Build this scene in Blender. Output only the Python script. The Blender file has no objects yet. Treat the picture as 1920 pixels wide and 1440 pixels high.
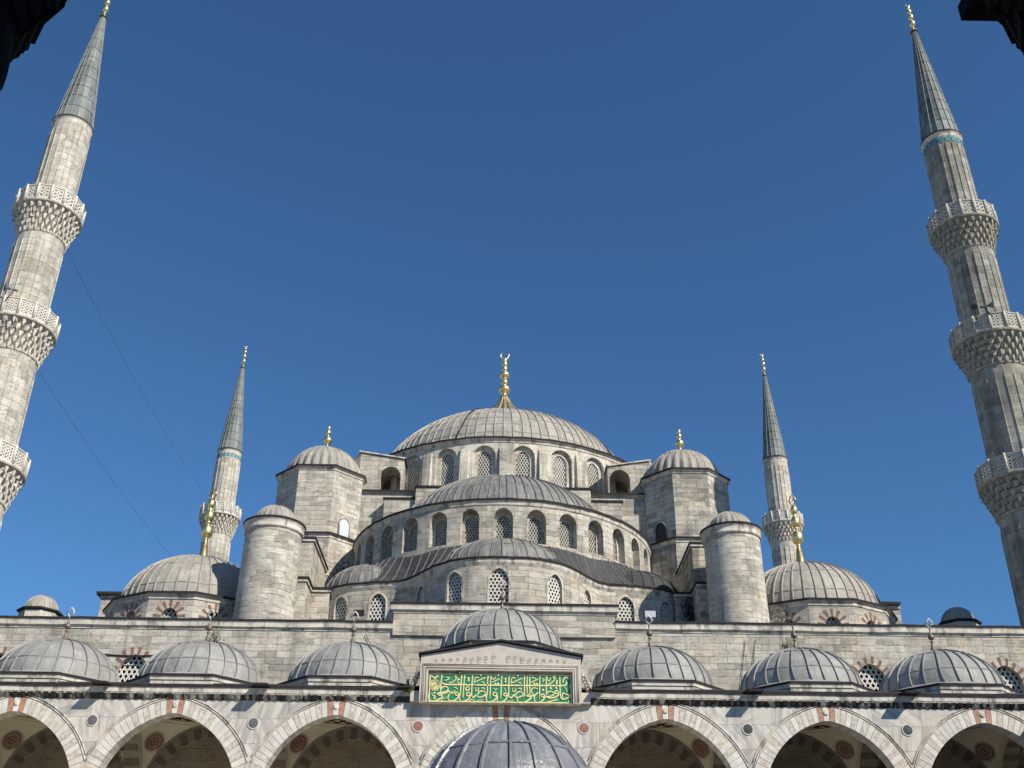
import bpy, math, random
from math import sin, cos, pi, sqrt, radians, atan2, hypot
from mathutils import Vector, Matrix
random.seed(7)

# ------------------------------------------------------------------ camera, sky, sun, exposure
# the origin is the photographer's eye; the paving of the courtyard lies two metres lower
scene = bpy.context.scene
C = scene.collection
GROUND = -2.0
cam_d = bpy.data.cameras.new('camera')
cam = bpy.data.objects.new('camera', cam_d); C.objects.link(cam)
cam_d.sensor_width = 36; cam_d.lens = 36*2027/1920
cam_d.clip_start = 0.1; cam_d.clip_end = 4000
pitch, roll, yaw = 0.5168, 0.0099, 0.0100
cam.matrix_world = (Matrix.Translation((-0.175, 0, 0)) @ Matrix.Rotation(-yaw, 4, 'Z')
                    @ Matrix.Rotation(pi/2+pitch, 4, 'X') @ Matrix.Rotation(roll, 4, 'Z'))
scene.camera = cam

SUN = Vector((0.745, -0.695, 0.76)).normalized()
sun_el = math.asin(SUN.z)
world = bpy.data.worlds.new('World'); scene.world = world; world.use_nodes = True
wn = world.node_tree.nodes; wl = world.node_tree.links; wn.clear()
sky = wn.new('ShaderNodeTexSky'); sky.sky_type = 'NISHITA'; sky.sun_disc = False
sky.sun_elevation = sun_el; sky.sun_rotation = atan2(SUN.x, SUN.y)
sky.air_density = 1.0; sky.dust_density = 0.0; sky.ozone_density = 5.0; sky.altitude = 0
bg = wn.new('ShaderNodeBackground'); bg.inputs['Strength'].default_value = 0.094
wo = wn.new('ShaderNodeOutputWorld')
tint = wn.new('ShaderNodeMix'); tint.data_type = 'RGBA'; tint.blend_type = 'MULTIPLY'; tint.inputs[0].default_value = 1
tint.inputs[7].default_value = (.56, .83, .99, 1)      # the very clear, deep blue of that day
wl.new(sky.outputs[0], tint.inputs[6]); wl.new(tint.outputs[2], bg.inputs[0]); wl.new(bg.outputs[0], wo.inputs[0])
sl = bpy.data.lights.new('sun', 'SUN'); sl.energy = 4.6; sl.angle = radians(0.5); sl.color = (1.0, 0.935, 0.79)
sun = bpy.data.objects.new('sun', sl); C.objects.link(sun)
sun.rotation_euler = (-SUN).to_track_quat('-Z', 'Y').to_euler()
scene.view_settings.view_transform = 'Standard'; scene.view_settings.look = 'None'
scene.view_settings.gamma = 1; scene.view_settings.exposure = 0.34

# ------------------------------------------------------------------ materials
class NT:
    def __init__(s, name):
        s.m = bpy.data.materials.new(name); s.m.use_nodes = True
        s.t = s.m.node_tree; s.t.nodes.clear()
        s.out = s.t.nodes.new('ShaderNodeOutputMaterial')
        s.b = s.t.nodes.new('ShaderNodeBsdfPrincipled')
        s.t.links.new(s.b.outputs[0], s.out.inputs[0])
    def n(s, typ, **kw):
        nd = s.t.nodes.new('ShaderNode'+typ)
        for k, v in kw.items():
            if k in nd.inputs.keys(): s.put(nd.inputs[k], v)
            else: setattr(nd, k, v)
        return nd
    def put(s, sock, v):
        if isinstance(v, bpy.types.NodeSocket): s.t.links.new(v, sock)
        else: sock.default_value = v
    def uv(s): return s.n('UVMap').outputs[0]
    def obj(s): return s.n('NewGeometry').outputs['Position']
    def mapping(s, v, sc=(1, 1, 1), loc=(0, 0, 0)):
        return s.n('Mapping', Vector=v, Scale=sc, Location=loc).outputs[0]
    def noise(s, v, scale=1, detail=4, rough=.55):
        return s.n('TexNoise', Vector=v, Scale=scale, Detail=detail, Roughness=rough).outputs[0]
    def rng(s, v, a, b, c=0, d=1):
        nd = s.n('MapRange'); nd.clamp = True
        for i, x in enumerate((v, a, b, c, d)): s.put(nd.inputs[i], x)
        return nd.outputs[0]
    def math(s, op, a, b=0):
        nd = s.n('Math', operation=op); s.put(nd.inputs[0], a); s.put(nd.inputs[1], b); return nd.outputs[0]
    def mix(s, f, a, b, mode='MIX'):
        nd = s.n('Mix', data_type='RGBA', blend_type=mode)
        s.put(nd.inputs[0], f); s.put(nd.inputs[6], a); s.put(nd.inputs[7], b); return nd.outputs[2]
    def bump(s, h, strength=.3, dist=.05):
        b = s.n('Bump', Height=h, Strength=strength, Distance=dist)
        s.t.links.new(b.outputs[0], s.b.inputs['Normal'])
    def fin(s, col, rough=.8, metal=0, spec=.3):
        s.put(s.b.inputs['Base Color'], col); s.put(s.b.inputs['Roughness'], rough)
        s.b.inputs['Metallic'].default_value = metal; s.b.inputs['Specular IOR Level'].default_value = spec
        return s.m

def rgb(r, g, b): return (r, g, b, 1)

def ashlar(name, lo, hi, bw=1.0, rh=.42, stain=.5, joints=.35, moss=0.0, strata=.4):
    t = NT(name); uv = t.uv(); P = t.obj()
    wob = t.n('TexNoise', Vector=P, Scale=.9, Detail=3)
    off = t.n('VectorMath', operation='SCALE', Scale=.10); t.put(off.inputs[0], wob.outputs['Color'])
    uvw = t.n('VectorMath', operation='ADD'); t.put(uvw.inputs[0], uv); t.put(uvw.inputs[1], off.outputs[0])
    def brick(w, h, o, m):
        b = t.n('TexBrick', Vector=uvw.outputs[0], Color1=rgb(0, 0, 0), Color2=rgb(1, 1, 1), Mortar=rgb(.5, .5, .5))
        b.offset = o; b.squash = 1.35; b.squash_frequency = 3
        b.inputs['Scale'].default_value = 1; b.inputs['Brick Width'].default_value = w
        b.inputs['Row Height'].default_value = h; b.inputs['Mortar Size'].default_value = m
        b.inputs['Mortar Smooth'].default_value = .3; b.inputs['Bias'].default_value = -.1
        return b
    b1 = brick(bw, rh, .43, .014)
    per = b1.outputs[0]
    n1 = t.noise(P, .55, 5, .6); n2 = t.noise(t.mapping(P, (1, 1, 5)), 1.5, 5, .65)
    n3 = t.noise(P, 7, 6, .7)
    v = t.math("MULTIPLY", per, .32)
    v = t.math('ADD', v, t.math('MULTIPLY', t.rng(n1, .3, .7), .33))
    v = t.math('ADD', v, t.math('MULTIPLY', t.rng(n2, .3, .7), strata*.6))
    col = t.mix(t.rng(v, .08, .85), rgb(*lo), rgb(*hi))
    # a few replaced blocks, paler or darker than the rest
    col = t.mix(t.rng(per, .90, .93, 0, .35), col, rgb(min(1, hi[0]*1.18), hi[1]*1.16, hi[2]*1.1))
    col = t.mix(t.rng(per, .10, .07, 0, .30), col, rgb(lo[0]*.6, lo[1]*.58, lo[2]*.55))
    # warm and cool blocks
    col = t.mix(t.math('MULTIPLY', t.rng(t.noise(P, .8, 2), .52, .7), .35), col, rgb(hi[0]*.95, hi[1]*.82, hi[2]*.66))
    # grey weathering that runs down the face
    st = t.noise(t.mapping(P, (1.7, 1.7, .13)), 1.0, 6, .68)
    col = t.mix(t.math('MULTIPLY', t.rng(st, .50, .66), stain*1.25), col, rgb(.14, .13, .115))
    st2 = t.noise(t.mapping(P, (.35, .35, .35), (7, 3, 1)), 1.0, 7, .72)
    col = t.mix(t.math('MULTIPLY', t.rng(st2, .52, .64), stain*.85), col, rgb(.16, .152, .14))
    pits = t.rng(t.noise(t.mapping(P, (1, 1, 2.6)), 3.0, 7, .8), .57, .64)
    col = t.mix(t.math('MULTIPLY', pits, .62), col, rgb(.15, .135, .115))
    if moss:
        mo = t.rng(t.noise(P, .9, 6, .7), .5, .62)
        col = t.mix(t.math('MULTIPLY', mo, moss), col, rgb(.05, .055, .03))
    mor = t.math('MULTIPLY', b1.outputs['Fac'], t.rng(t.noise(P, 1.3, 4), .44, .58, .1, 1.6))
    col = t.mix(t.math('MULTIPLY', mor, joints), col, rgb(.10, .09, .075))
    col = t.mix(t.rng(n3, .3, .75, 0, .25), col, rgb(lo[0]*.6, lo[1]*.6, lo[2]*.6))
    h = t.math('ADD', t.math('MULTIPLY', b1.outputs['Fac'], -.6), t.math('MULTIPLY', n3, .35))
    h = t.math('ADD', h, t.math('MULTIPLY', per, .35)); h = t.math('ADD', h, t.math('MULTIPLY', n2, .6))
    h = t.math('ADD', h, t.math('MULTIPLY', pits, -.5))
    t.bump(h, .75, .05)
    return t.fin(col, .9, 0, .15)

def lead(name, base, warm=0.0, rough=.5, streak=.5, spec=.45, var=.17):
    t = NT(name); uv = t.uv(); P = t.obj()
    fl = t.n('VectorMath', operation='FLOOR'); t.put(fl.inputs[0], uv)
    wn_ = t.n('TexWhiteNoise', Vector=fl.outputs[0], noise_dimensions='2D')
    per = wn_.outputs['Value']
    b = base
    c = t.mix(per, rgb(*[x*(1-var) for x in b]), rgb(*[x*(1+var) for x in b]))
    n1 = t.noise(P, 1.4, 6, .65); n2 = t.noise(t.mapping(uv, (2.3, .35, 1)), 1.6, 5, .7)
    c = t.mix(t.math('MULTIPLY', t.rng(n2, .48, .68), streak), c, rgb(b[0]*.35, b[1]*.36, b[2]*.38))
    c = t.mix(t.math('MULTIPLY', t.rng(n1, .5, .68), .5), c, rgb(b[0]*1.55, b[1]*1.52, b[2]*1.45))
    n3 = t.noise(t.mapping(uv, (1.3, .5, 1), (3, 9, 0)), 2.1, 6, .7)
    c = t.mix(t.math('MULTIPLY', t.rng(n3, .55, .66), streak*.9), c, rgb(b[0]*1.8+.03, b[1]*1.8+.03, b[2]*1.75+.03))
    dent = t.noise(P, 2.4, 3, .5)
    fine = t.noise(P, 14, 4, .6)
    c = t.mix(t.rng(fine, .35, .8, 0, .3), c, rgb(b[0]*.6, b[1]*.6, b[2]*.6))
    t.bump(t.math('ADD', t.math('ADD', n1, dent), t.math('MULTIPLY', fine, .2)), .55, .09)
    r = t.rng(n1, .3, .7, rough-.08, rough+.16)
    return t.fin(c, r, 0, spec)

def marble(name, base, dark, joint=True):
    t = NT(name); uv = t.uv(); P = t.obj()
    b = t.n('TexBrick', Vector=uv, Color1=rgb(0, 0, 0), Color2=rgb(1, 1, 1), Mortar=rgb(.5, .5, .5))
    b.offset = .37; b.squash = 1.0
    b.inputs['Scale'].default_value = 1; b.inputs['Brick Width'].default_value = 2.3
    b.inputs['Row Height'].default_value = 1.13; b.inputs['Mortar Size'].default_value = .010
    per = b.outputs[0]
    # veins: diagonal, a different slant on each slab
    rot = t.n('VectorRotate', Vector=P, rotation_type='Y_AXIS'); t.put(rot.inputs['Angle'], t.math('MULTIPLY', per, 2.6))
    v = t.noise(t.mapping(rot.outputs[0], (.35, 1, 2.6)), 1.3, 7, .65)
    c = t.mix(per, rgb(*[x*.86 for x in base]), rgb(*[min(1, x*1.08) for x in base]))
    c = t.mix(t.math('MULTIPLY', t.rng(v, .46, .57), .72), c, rgb(*dark))
    st = t.noise(t.mapping(P, (1.2, 1.2, .2)), 1.3, 6, .65)
    c = t.mix(t.math('MULTIPLY', t.rng(st, .50, .68), .6), c, rgb(.22, .195, .165))
    c = t.mix(t.math('MULTIPLY', t.rng(t.noise(P, .7, 4), .5, .7), .35), c, rgb(base[0]*.9, base[1]*.82, base[2]*.68))
    if joint: c = t.mix(t.math('MULTIPLY', b.outputs['Fac'], .7), c, rgb(.13, .12, .11))
    t.bump(t.math('ADD', t.math('MULTIPLY', b.outputs['Fac'], -.5), t.math('MULTIPLY', t.noise(P, 9, 5), .3)), .3, .03)
    return t.fin(c, .55, 0, .35)

def simple(name, col, rough=.7, metal=0, var=.25, scale=3, spec=.3, bump=.2):
    t = NT(name); P = t.obj()
    n = t.noise(P, scale, 6, .65)
    c = t.mix(t.rng(n, .3, .7), rgb(*[x*(1-var) for x in col]), rgb(*[min(1, x*(1+var)) for x in col]))
    t.bump(t.noise(P, scale*4, 4), bump, .02)
    return t.fin(c, rough, metal, spec)

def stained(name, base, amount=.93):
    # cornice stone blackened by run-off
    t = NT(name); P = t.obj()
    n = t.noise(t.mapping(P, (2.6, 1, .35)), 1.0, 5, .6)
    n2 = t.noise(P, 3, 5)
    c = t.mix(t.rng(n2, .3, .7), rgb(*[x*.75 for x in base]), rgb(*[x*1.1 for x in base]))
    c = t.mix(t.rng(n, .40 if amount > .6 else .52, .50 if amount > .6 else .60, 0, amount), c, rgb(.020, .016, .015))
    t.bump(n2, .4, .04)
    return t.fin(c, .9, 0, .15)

M = {}
M['stone'] = ashlar('grey_limestone', (.31, .285, .25), (.76, .70, .615), 1.0, .37, .38, .6)
M['stone2'] = ashlar('limestone_tower', (.31, .285, .25), (.74, .685, .60), .9, .36, .34, .5, 0, .7)
M['stone_rough'] = ashlar('patched_limestone', (.20, .185, .165), (.84, .78, .68), .85, .36, .5, .7, 0, .3)
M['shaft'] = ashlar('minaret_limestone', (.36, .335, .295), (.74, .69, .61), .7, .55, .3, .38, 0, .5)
M['shaft_grey'] = ashlar('shaded_minaret_limestone', (.20, .195, .175), (.52, .50, .44), .7, .55, .55, .4, 0, .5)  # darker copy of the shaft stone, shade painted into its colour
M['drum'] = ashlar('drum_render', (.42, .385, .335), (.84, .785, .69), 1.6, .9, .5, .12, 0, .5)
M['mossy_shaded'] = ashlar('mossy_shaded_limestone', (.16, .15, .125), (.42, .40, .34), .95, .40, .5, .5, .85)  # moss, and the shade of the buttress niche darkened into the stone
def dirty(name, base):
    t = NT(name); P = t.obj()
    c = t.mix(t.rng(t.noise(P, 2.2, 5), .3, .7), rgb(*[x*.7 for x in base]), rgb(*[x*1.15 for x in base]))
    c = t.mix(t.math('MULTIPLY', t.rng(t.noise(t.mapping(P, (1.5, 1.5, .5)), 1.3, 6, .7), .5, .62), .7), c, rgb(.10, .09, .08))
    t.bump(t.noise(P, 6, 5), .5, .04)
    return t.fin(c, .9, 0, .15)
M['trim'] = dirty('pale_moulding_stone', (.62, .57, .50))
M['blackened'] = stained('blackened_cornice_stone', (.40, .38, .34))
M['stained_base'] = stained('stained_dome_base', (.60, .56, .48), .5)
M['carved'] = simple('carved_marble', (.52, .46, .41), .7, 0, .12, 3, .3, .5)
M['corbel'] = simple('corbel_stone', (.56, .515, .45), .9, 0, .4, 3.5, .15, .5)
M['corbel_grey'] = simple('shaded_corbel_stone', (.36, .345, .30), .9, 0, .4, 3.5, .15, .5)  # corbel stone again, darkened to paint in the shade
M['parapet_grey'] = simple('shaded_parapet_marble', (.45, .435, .39), .8, 0, .3, 3, .2, .3)  # parapet marble with shade put into the colour
M['parapet'] = simple('parapet_marble', (.57, .54, .49), .75, 0, .18, 3, .2, .3)
M['lead_old'] = lead('weathered_roof_lead', (.335, .31, .275), 0, .6, .45, .35)
M['lead_streak'] = lead('streaked_roof_lead', (.20, .193, .185), 0, .6, .9, .3)
M['lead_new'] = lead('blue_grey_roof_lead', (.295, .288, .275), 0, .55, .25, .35)
M['lead_dark'] = lead('dark_roof_lead', (.064, .064, .068), 0, .75, .4, .2)
M['dark_seam'] = simple('dark_lead_roll', (.13, .125, .12), .7, 0, .3, 4)
M['lead_edge'] = simple('lead_edging', (.034, .031, .035), .8, 0, .35, 4, .12)
M['lead_seam'] = simple('lead_roll', (.24, .236, .23), .5, 0, .2, 4, .4)
M['spire'] = lead('spire_lead', (.155, .175, .175), 0, .55, .5, .4, .42)
M['lead_fount'] = lead('polished_blue_lead', (.20, .21, .235), 0, .32, .6, .6, .12)
M['marble'] = marble('grey_veined_marble', (.60, .56, .51), (.31, .30, .295))
M['v_white'] = simple('white_voussoir_marble', (.60, .575, .53), .7, 0, .22, 1.6, .3, .35)
M['v_pink'] = simple('pinkish_voussoir_marble', (.53, .475, .41), .7, 0, .38, 6, .3, .5)
M['v_red'] = simple('red_breccia', (.39, .215, .145), .6, 0, .45, 9, .35, .5)
M['brick'] = simple('red_brick_voussoir', (.21, .115, .09), .9, 0, .25, 3)
M['gold'] = simple('gilded_copper', (.86, .66, .30), .36, 1, .12, 5, .5, .05)
M['bronze'] = simple('dull_bronze_finial', (.20, .155, .115), .5, .5, .35, 6, .4)
M['grille'] = simple('white_plaster_grille', (.74, .71, .65), .85, 0, .15, 2)
M['grille_old'] = simple('grey_plaster_grille', (.55, .53, .47), .85, 0, .3, 2)
M['dark'] = simple('dark_window_glass', (.018, .018, .020), .3, 0, .2, 2, .4, 0)
M['white'] = simple('white_board', (.58, .60, .63), .6, 0, .05)
M['green'] = simple('green_enamel', (.030, .215, .125), .45, 0, .15, 3, .35, .1)
M['giltletter'] = simple('gilt_lettering', (.80, .70, .32), .42, .15, .12, 12, .4, .1)
M['plaster'] = simple('cream_plaster', (.60, .54, .41), .9, 0, .10, .8, .15, .05)
M['inner'] = ashlar('inner_wall_stone', (.28, .235, .175), (.42, .36, .27), 1.3, .6, .3, .25)
M['v_brown'] = simple('dark_brown_voussoir', (.16, .12, .095), .85, 0, .25, 4)
M['v_grey'] = simple('grey_inner_voussoir', (.25, .23, .19), .85, 0, .15, 4)
M['redpaint'] = simple('oxide_red_paint', (.12, .03, .022), .85, 0, .15, 6)
M['tile'] = simple('turquoise_tile', (.09, .25, .30), .8, 0, .3, 8, .1)
M['grey_disc'] = simple('grey_porphyry', (.13, .125, .13), .5, 0, .3, 8)
M['black_disc'] = simple('dark_slate_disc', (.055, .06, .065), .5, 0, .3, 8)
M['red_disc'] = simple('red_porphyry', (.30, .145, .115), .55, 0, .25, 8)
M['nearstone'] = simple('shade_dark_stone', (.020, .019, .018), .9, 0, .4, 4, .1, .4)  # near black: the backlit arcade's shade is put into the base colour
M['paving'] = marble('courtyard_marble', (.60, .57, .51), (.33, .33, .33))
M['iron'] = simple('black_iron', (.03, .03, .03), .6, .3, .2)
M['leaf'] = simple('green_leaf', (.07, .105, .03), .7, 0, .45, 6)
M['ivy'] = simple('dark_ivy_leaf', (.035, .05, .022), .75, 0, .45, 4)
M['dryleaf'] = simple('dry_grey_leaf', (.28, .27, .22), .8, 0, .35, 6)
M['horn'] = simple('grey_horn_metal', (.17, .18, .18), .5, .2, .2)

# ------------------------------------------------------------------ mesh collector
class MB:
    def __init__(s): s.v = []; s.f = []; s.uv = []; s.sm = []; s.mi = []
    def add(s, vs, fs, uvs=None, smooth=False, mi=0):
        o = len(s.v); s.v.extend(tuple(p) for p in vs)
        for i, f in enumerate(fs):
            s.f.append([o+k for k in f])
            s.uv.append(uvs[i] if uvs else None)
            s.sm.append(smooth); s.mi.append(mi if isinstance(mi, int) else mi[i])
    def quad(s, a, b, c, d, uv=None, smooth=False, mi=0):
        s.add((a, b, c, d), ((0, 1, 2, 3),), [uv] if uv else None, smooth, mi)
    def box(s, x0, x1, y0, y1, z0, z1, mi=0, top=None):
        vs = [(x0, y0, z0), (x1, y0, z0), (x1, y1, z0), (x0, y1, z0), (x0, y0, z1), (x1, y0, z1), (x1, y1, z1), (x0, y1, z1)]
        fs = [(0, 1, 5, 4), (1, 2, 6, 5), (2, 3, 7, 6), (3, 0, 4, 7), (4, 5, 6, 7), (3, 2, 1, 0)]
        s.add(vs, fs, None, False, [mi]*4+[mi if top is None else top, mi])
    def build(s, name, mats, parent=None, loc=(0, 0, 0), merge=False):
        me = bpy.data.meshes.new(name)
        L = Vector(loc)
        vs = [(p[0]-L.x, p[1]-L.y, p[2]-L.z) for p in s.v] if loc != (0, 0, 0) else s.v
        me.from_pydata(vs, [], s.f)
        if not isinstance(mats, (list, tuple)): mats = [mats]
        for m in mats: me.materials.append(M[m])
        me.polygons.foreach_set('material_index', s.mi)
        me.polygons.foreach_set('use_smooth', s.sm)
        ul = me.uv_layers.new(name='UVMap'); buf = []
        for f, u in zip(s.f, s.uv):
            if u: 
                for q in u: buf.extend(q)
            else:
                a, b, c = (Vector(s.v[f[0]]), Vector(s.v[f[1]]), Vector(s.v[f[2]]))
                n = (b-a).cross(c-a)
                if n.length < 1e-12 and len(f) > 3: n = (c-a).cross(Vector(s.v[f[3]])-a)
                if abs(n.z) > .75*n.length:
                    for k in f: buf.extend((s.v[k][0], s.v[k][1]))
                else:
                    l = hypot(n.x, n.y) or 1; tx, ty = -n.y/l, n.x/l
                    for k in f: buf.extend((s.v[k][0]*tx+s.v[k][1]*ty+.31, s.v[k][2]))
        ul.data.foreach_set('uv', buf)
        me.update()
        o = bpy.data.objects.new(name, me); C.objects.link(o); o.location = loc
        if parent is not None:
            o.parent = parent
            # parent chain carries only translations
            o.location = Vector(loc)-wloc(parent)
        return o
def wloc(o):
    p = Vector(o.location)
    while o.parent: o = o.parent; p += o.location
    return p
def thing(name, label, cat, loc=(0, 0, 0), group=None):
    o = bpy.data.objects.new(name, None); C.objects.link(o); o.location = loc; o.empty_display_size = .5
    o['label'] = label; o['category'] = cat
    if group: o['group'] = group
    return o
def tag(o, label, cat, group=None):
    o['label'] = label; o['category'] = cat
    if group: o['group'] = group
    return o
def copy_tree(o, parent=None):
    c = o.copy(); C.objects.link(c); c.parent = parent
    for ch in list(o.children): copy_tree(ch, c)
    return c

# ------------------------------------------------------------------ shapes
def lathe(mb, prof, n, cx=0, cy=0, a0=0, a1=2*pi, smooth=True, mi=0, rmod=None, uvs=None, phase=0):
    """prof: (r, z) list, bottom to top.  mi may be a list per profile segment."""
    full = abs(a1-a0-2*pi) < 1e-6
    cum = [0]
    for i in range(1, len(prof)): cum.append(cum[-1]+hypot(prof[i][0]-prof[i-1][0], prof[i][1]-prof[i-1][1]))
    rr = max(p[0] for p in prof)
    vs = []; m = n if full else n+1
    for (r, z) in prof:
        for k in range(m):
            a = a0+(a1-a0)*k/n+phase
            q = r*(rmod(a, z) if rmod else 1)
            vs.append((cx+q*cos(a), cy+q*sin(a), z))
    fs = []; us = []; ml = []
    for i in range(len(prof)-1):
        for k in range(n):
            k2 = (k+1) % m if full else k+1
            fs.append((i*m+k, i*m+k2, (i+1)*m+k2, (i+1)*m+k))
            if uvs:
                u0, u1 = uvs[0]*k/n, uvs[0]*(k+1)/n; s = uvs[1]
            else:
                u0, u1 = rr*(a1-a0)*k/n, rr*(a1-a0)*(k+1)/n; s = 1
            us.append(((u0, cum[i]*s), (u1, cum[i]*s), (u1, cum[i+1]*s), (u0, cum[i+1]*s)))
            ml.append(mi if isinstance(mi, int) else mi[i])
    mb.add(vs, fs, us, smooth, ml)

def tube(mb, pts, rad, n=6, mi=0, cap=True):
    pts = [Vector(p) for p in pts]; vs = []
    for i, p in enumerate(pts):
        t = (pts[min(i+1, len(pts)-1)]-pts[max(i-1, 0)]).normalized()
        up = Vector((0, 0, 1)) if abs(t.z) < .9 else Vector((1, 0, 0))
        a = t.cross(up).normalized(); b = t.cross(a)
        r = rad[i] if isinstance(rad, (list, tuple)) else rad
        for k in range(n): vs.append(p+a*(r*cos(2*pi*k/n))+b*(r*sin(2*pi*k/n)))
    fs = [(i*n+k, i*n+(k+1) % n, (i+1)*n+(k+1) % n, (i+1)*n+k) for i in range(len(pts)-1) for k in range(n)]
    if cap: fs += [tuple(range(n))[::-1], tuple((len(pts)-1)*n+k for k in range(n))]
    mb.add(vs, fs, None, True, mi)

def prism(mb, poly, z0, z1, mi=0, top=None, cap=True):
    n = len(poly); vs = [(x, y, z0) for x, y in poly]+[(x, y, z1) for x, y in poly]
    fs = [(i, (i+1) % n, n+(i+1) % n, n+i) for i in range(n)]; m = [mi]*n
    if cap: fs.append(tuple(range(n, 2*n))); m.append(mi if top is None else top)
    mb.add(vs, fs, None, False, m)
def octagon(cx, cy, ap, n=8, rot=None):
    R = ap/cos(pi/n); r = pi/n if rot is None else rot
    return [(cx+R*cos(2*pi*k/n+r), cy+R*sin(2*pi*k/n+r)) for k in range(n)]

def sweep(mb, plan, prof, closed=False, mi=0, smooth=False):
    """plan: (x, y) polyline, outside on the RIGHT of travel; prof: (out, z) points."""
    rj = random.Random(len(plan)+int(prof[0][1]*100)); n = len(plan); nor = []
    for i in range(n):
        a = plan[(i-1) % n] if (closed or i > 0) else plan[i]
        b = plan[(i+1) % n] if (closed or i < n-1) else plan[i]
        p = plan[i]
        d1 = Vector((p[0]-a[0], p[1]-a[1])); d2 = Vector((b[0]-p[0], b[1]-p[1]))
        if d1.length < 1e-9: d1 = d2
        if d2.length < 1e-9: d2 = d1
        d1.normalize(); d2.normalize()
        n1 = Vector((d1.y, -d1.x)); n2 = Vector((d2.y, -d2.x)); m = (n1+n2)
        m = m/(max(.3, m.length_squared/2))
        nor.append(m)
    cum = [0]
    for i in range(1, n+1):
        a = plan[i-1]; b = plan[i % n]; cum.append(cum[-1]+hypot(b[0]-a[0], b[1]-a[1]))
    pc = [0]
    for i in range(1, len(prof)): pc.append(pc[-1]+hypot(prof[i][0]-prof[i-1][0], prof[i][1]-prof[i-1][1]))
    k = len(prof); vs = []
    for i in range(n):
        sagz, sago = (rj.uniform(-.022, .022), rj.uniform(-.02, .02)) if n > 8 else (0, 0)
        for (o, z) in prof: vs.append((plan[i][0]+nor[i].x*(o+(sago if o > .1 else 0)), plan[i][1]+nor[i].y*(o+(sago if o > .1 else 0)), z+(sagz if o > .1 else 0)))
    fs = []; us = []; ml = []
    for i in range(n if closed else n-1):
        j = (i+1) % n
        for q in range(k-1):
            fs.append((i*k+q, j*k+q, j*k+q+1, i*k+q+1))
            us.append(((cum[i], pc[q]), (cum[i+1], pc[q]), (cum[i+1], pc[q+1]), (cum[i], pc[q+1])))
            ml.append(mi if isinstance(mi, int) else mi[q])
    if not closed:
        fs.append(tuple(range(k))); us.append(tuple((0, 0) for _ in range(k))); ml.append(ml[0])
        fs.append(tuple((n-1)*k+q for q in range(k))[::-1]); us.append(tuple((0, 0) for _ in range(k))); ml.append(ml[0])
    mb.add(vs, fs, us, smooth, ml)

def pointed(w, h):
    if h <= w+1e-6: return lambda x: h*sqrt(max(0, 1-(x/w)**2))
    c = (h*h-w*w)/(2*w); R = w+c
    return lambda x: sqrt(max(0, R*R-(abs(x)+c)**2))

def wall(mb, u0, u1, z0, z1, ops, mp, step=1.0, mi=0, mir=None, zt=None, d0=0):
    """a wall face at depth d0 with arched openings; op = dict(u, w, sill, spring, rise, depth)"""
    if mir is None: mir = mi
    us = set([u0, u1]); n = max(1, int((u1-u0)/step))
    for k in range(n+1): us.add(u0+(u1-u0)*k/n)
    for o in ops:
        m = o.get('n', 12)
        for k in range(m+1): us.add(o['u']-o['w']*cos(pi*k/m))
    us = sorted(us); out = [us[0]]
    for x in us[1:]:
        if x-out[-1] > 1e-5: out.append(x)
    us = out
    top = zt or (lambda u: z1)
    for a, b in zip(us, us[1:]):
        m = (a+b)/2; op = None
        for o in ops:
            if abs(m-o['u']) < o['w']: op = o
        if op is None:
            mb.quad(mp(a, z0, d0), mp(b, z0, d0), mp(b, top(b), d0), mp(a, top(a), d0), ((a, z0), (b, z0), (b, top(b)), (a, top(a))), False, mi)
        else:
            f = pointed(op['w'], op['rise']); ta = op['spring']+f(a-op['u']); tb = op['spring']+f(b-op['u'])
            if op['sill'] > z0+1e-4:
                mb.quad(mp(a, z0, d0), mp(b, z0, d0), mp(b, op['sill'], d0), mp(a, op['sill'], d0), ((a, z0), (b, z0), (b, op['sill']), (a, op['sill'])), False, mi)
            mb.quad(mp(a, ta, d0), mp(b, tb, d0), mp(b, top(b), d0), mp(a, top(a), d0), ((a, ta), (b, tb), (b, top(b)), (a, top(a))), False, mi)
    for op in ops:
        f = pointed(op['w'], op['rise']); m = op.get('n', 12)*2; D = d0+op['depth']; g = d0
        pts = [(op['u']-op['w'], op['sill'])]+[(op['u']-op['w']*cos(pi*k/m), op['spring']+f(op['w']*cos(pi*k/m))) for k in range(m+1)]+[(op['u']+op['w'], op['sill'])]
        for (a, za), (b, zb) in zip(pts, pts[1:]):
            mb.quad(mp(a, za, g), mp(b, zb, g), mp(b, zb, D), mp(a, za, D), None, False, mir)
        if op['sill'] > z0+1e-4: mb.quad(mp(pts[0][0], op['sill'], g), mp(pts[-1][0], op['sill'], g), mp(pts[-1][0], op['sill'], D), mp(pts[0][0], op['sill'], D), None, False, mir)

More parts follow.
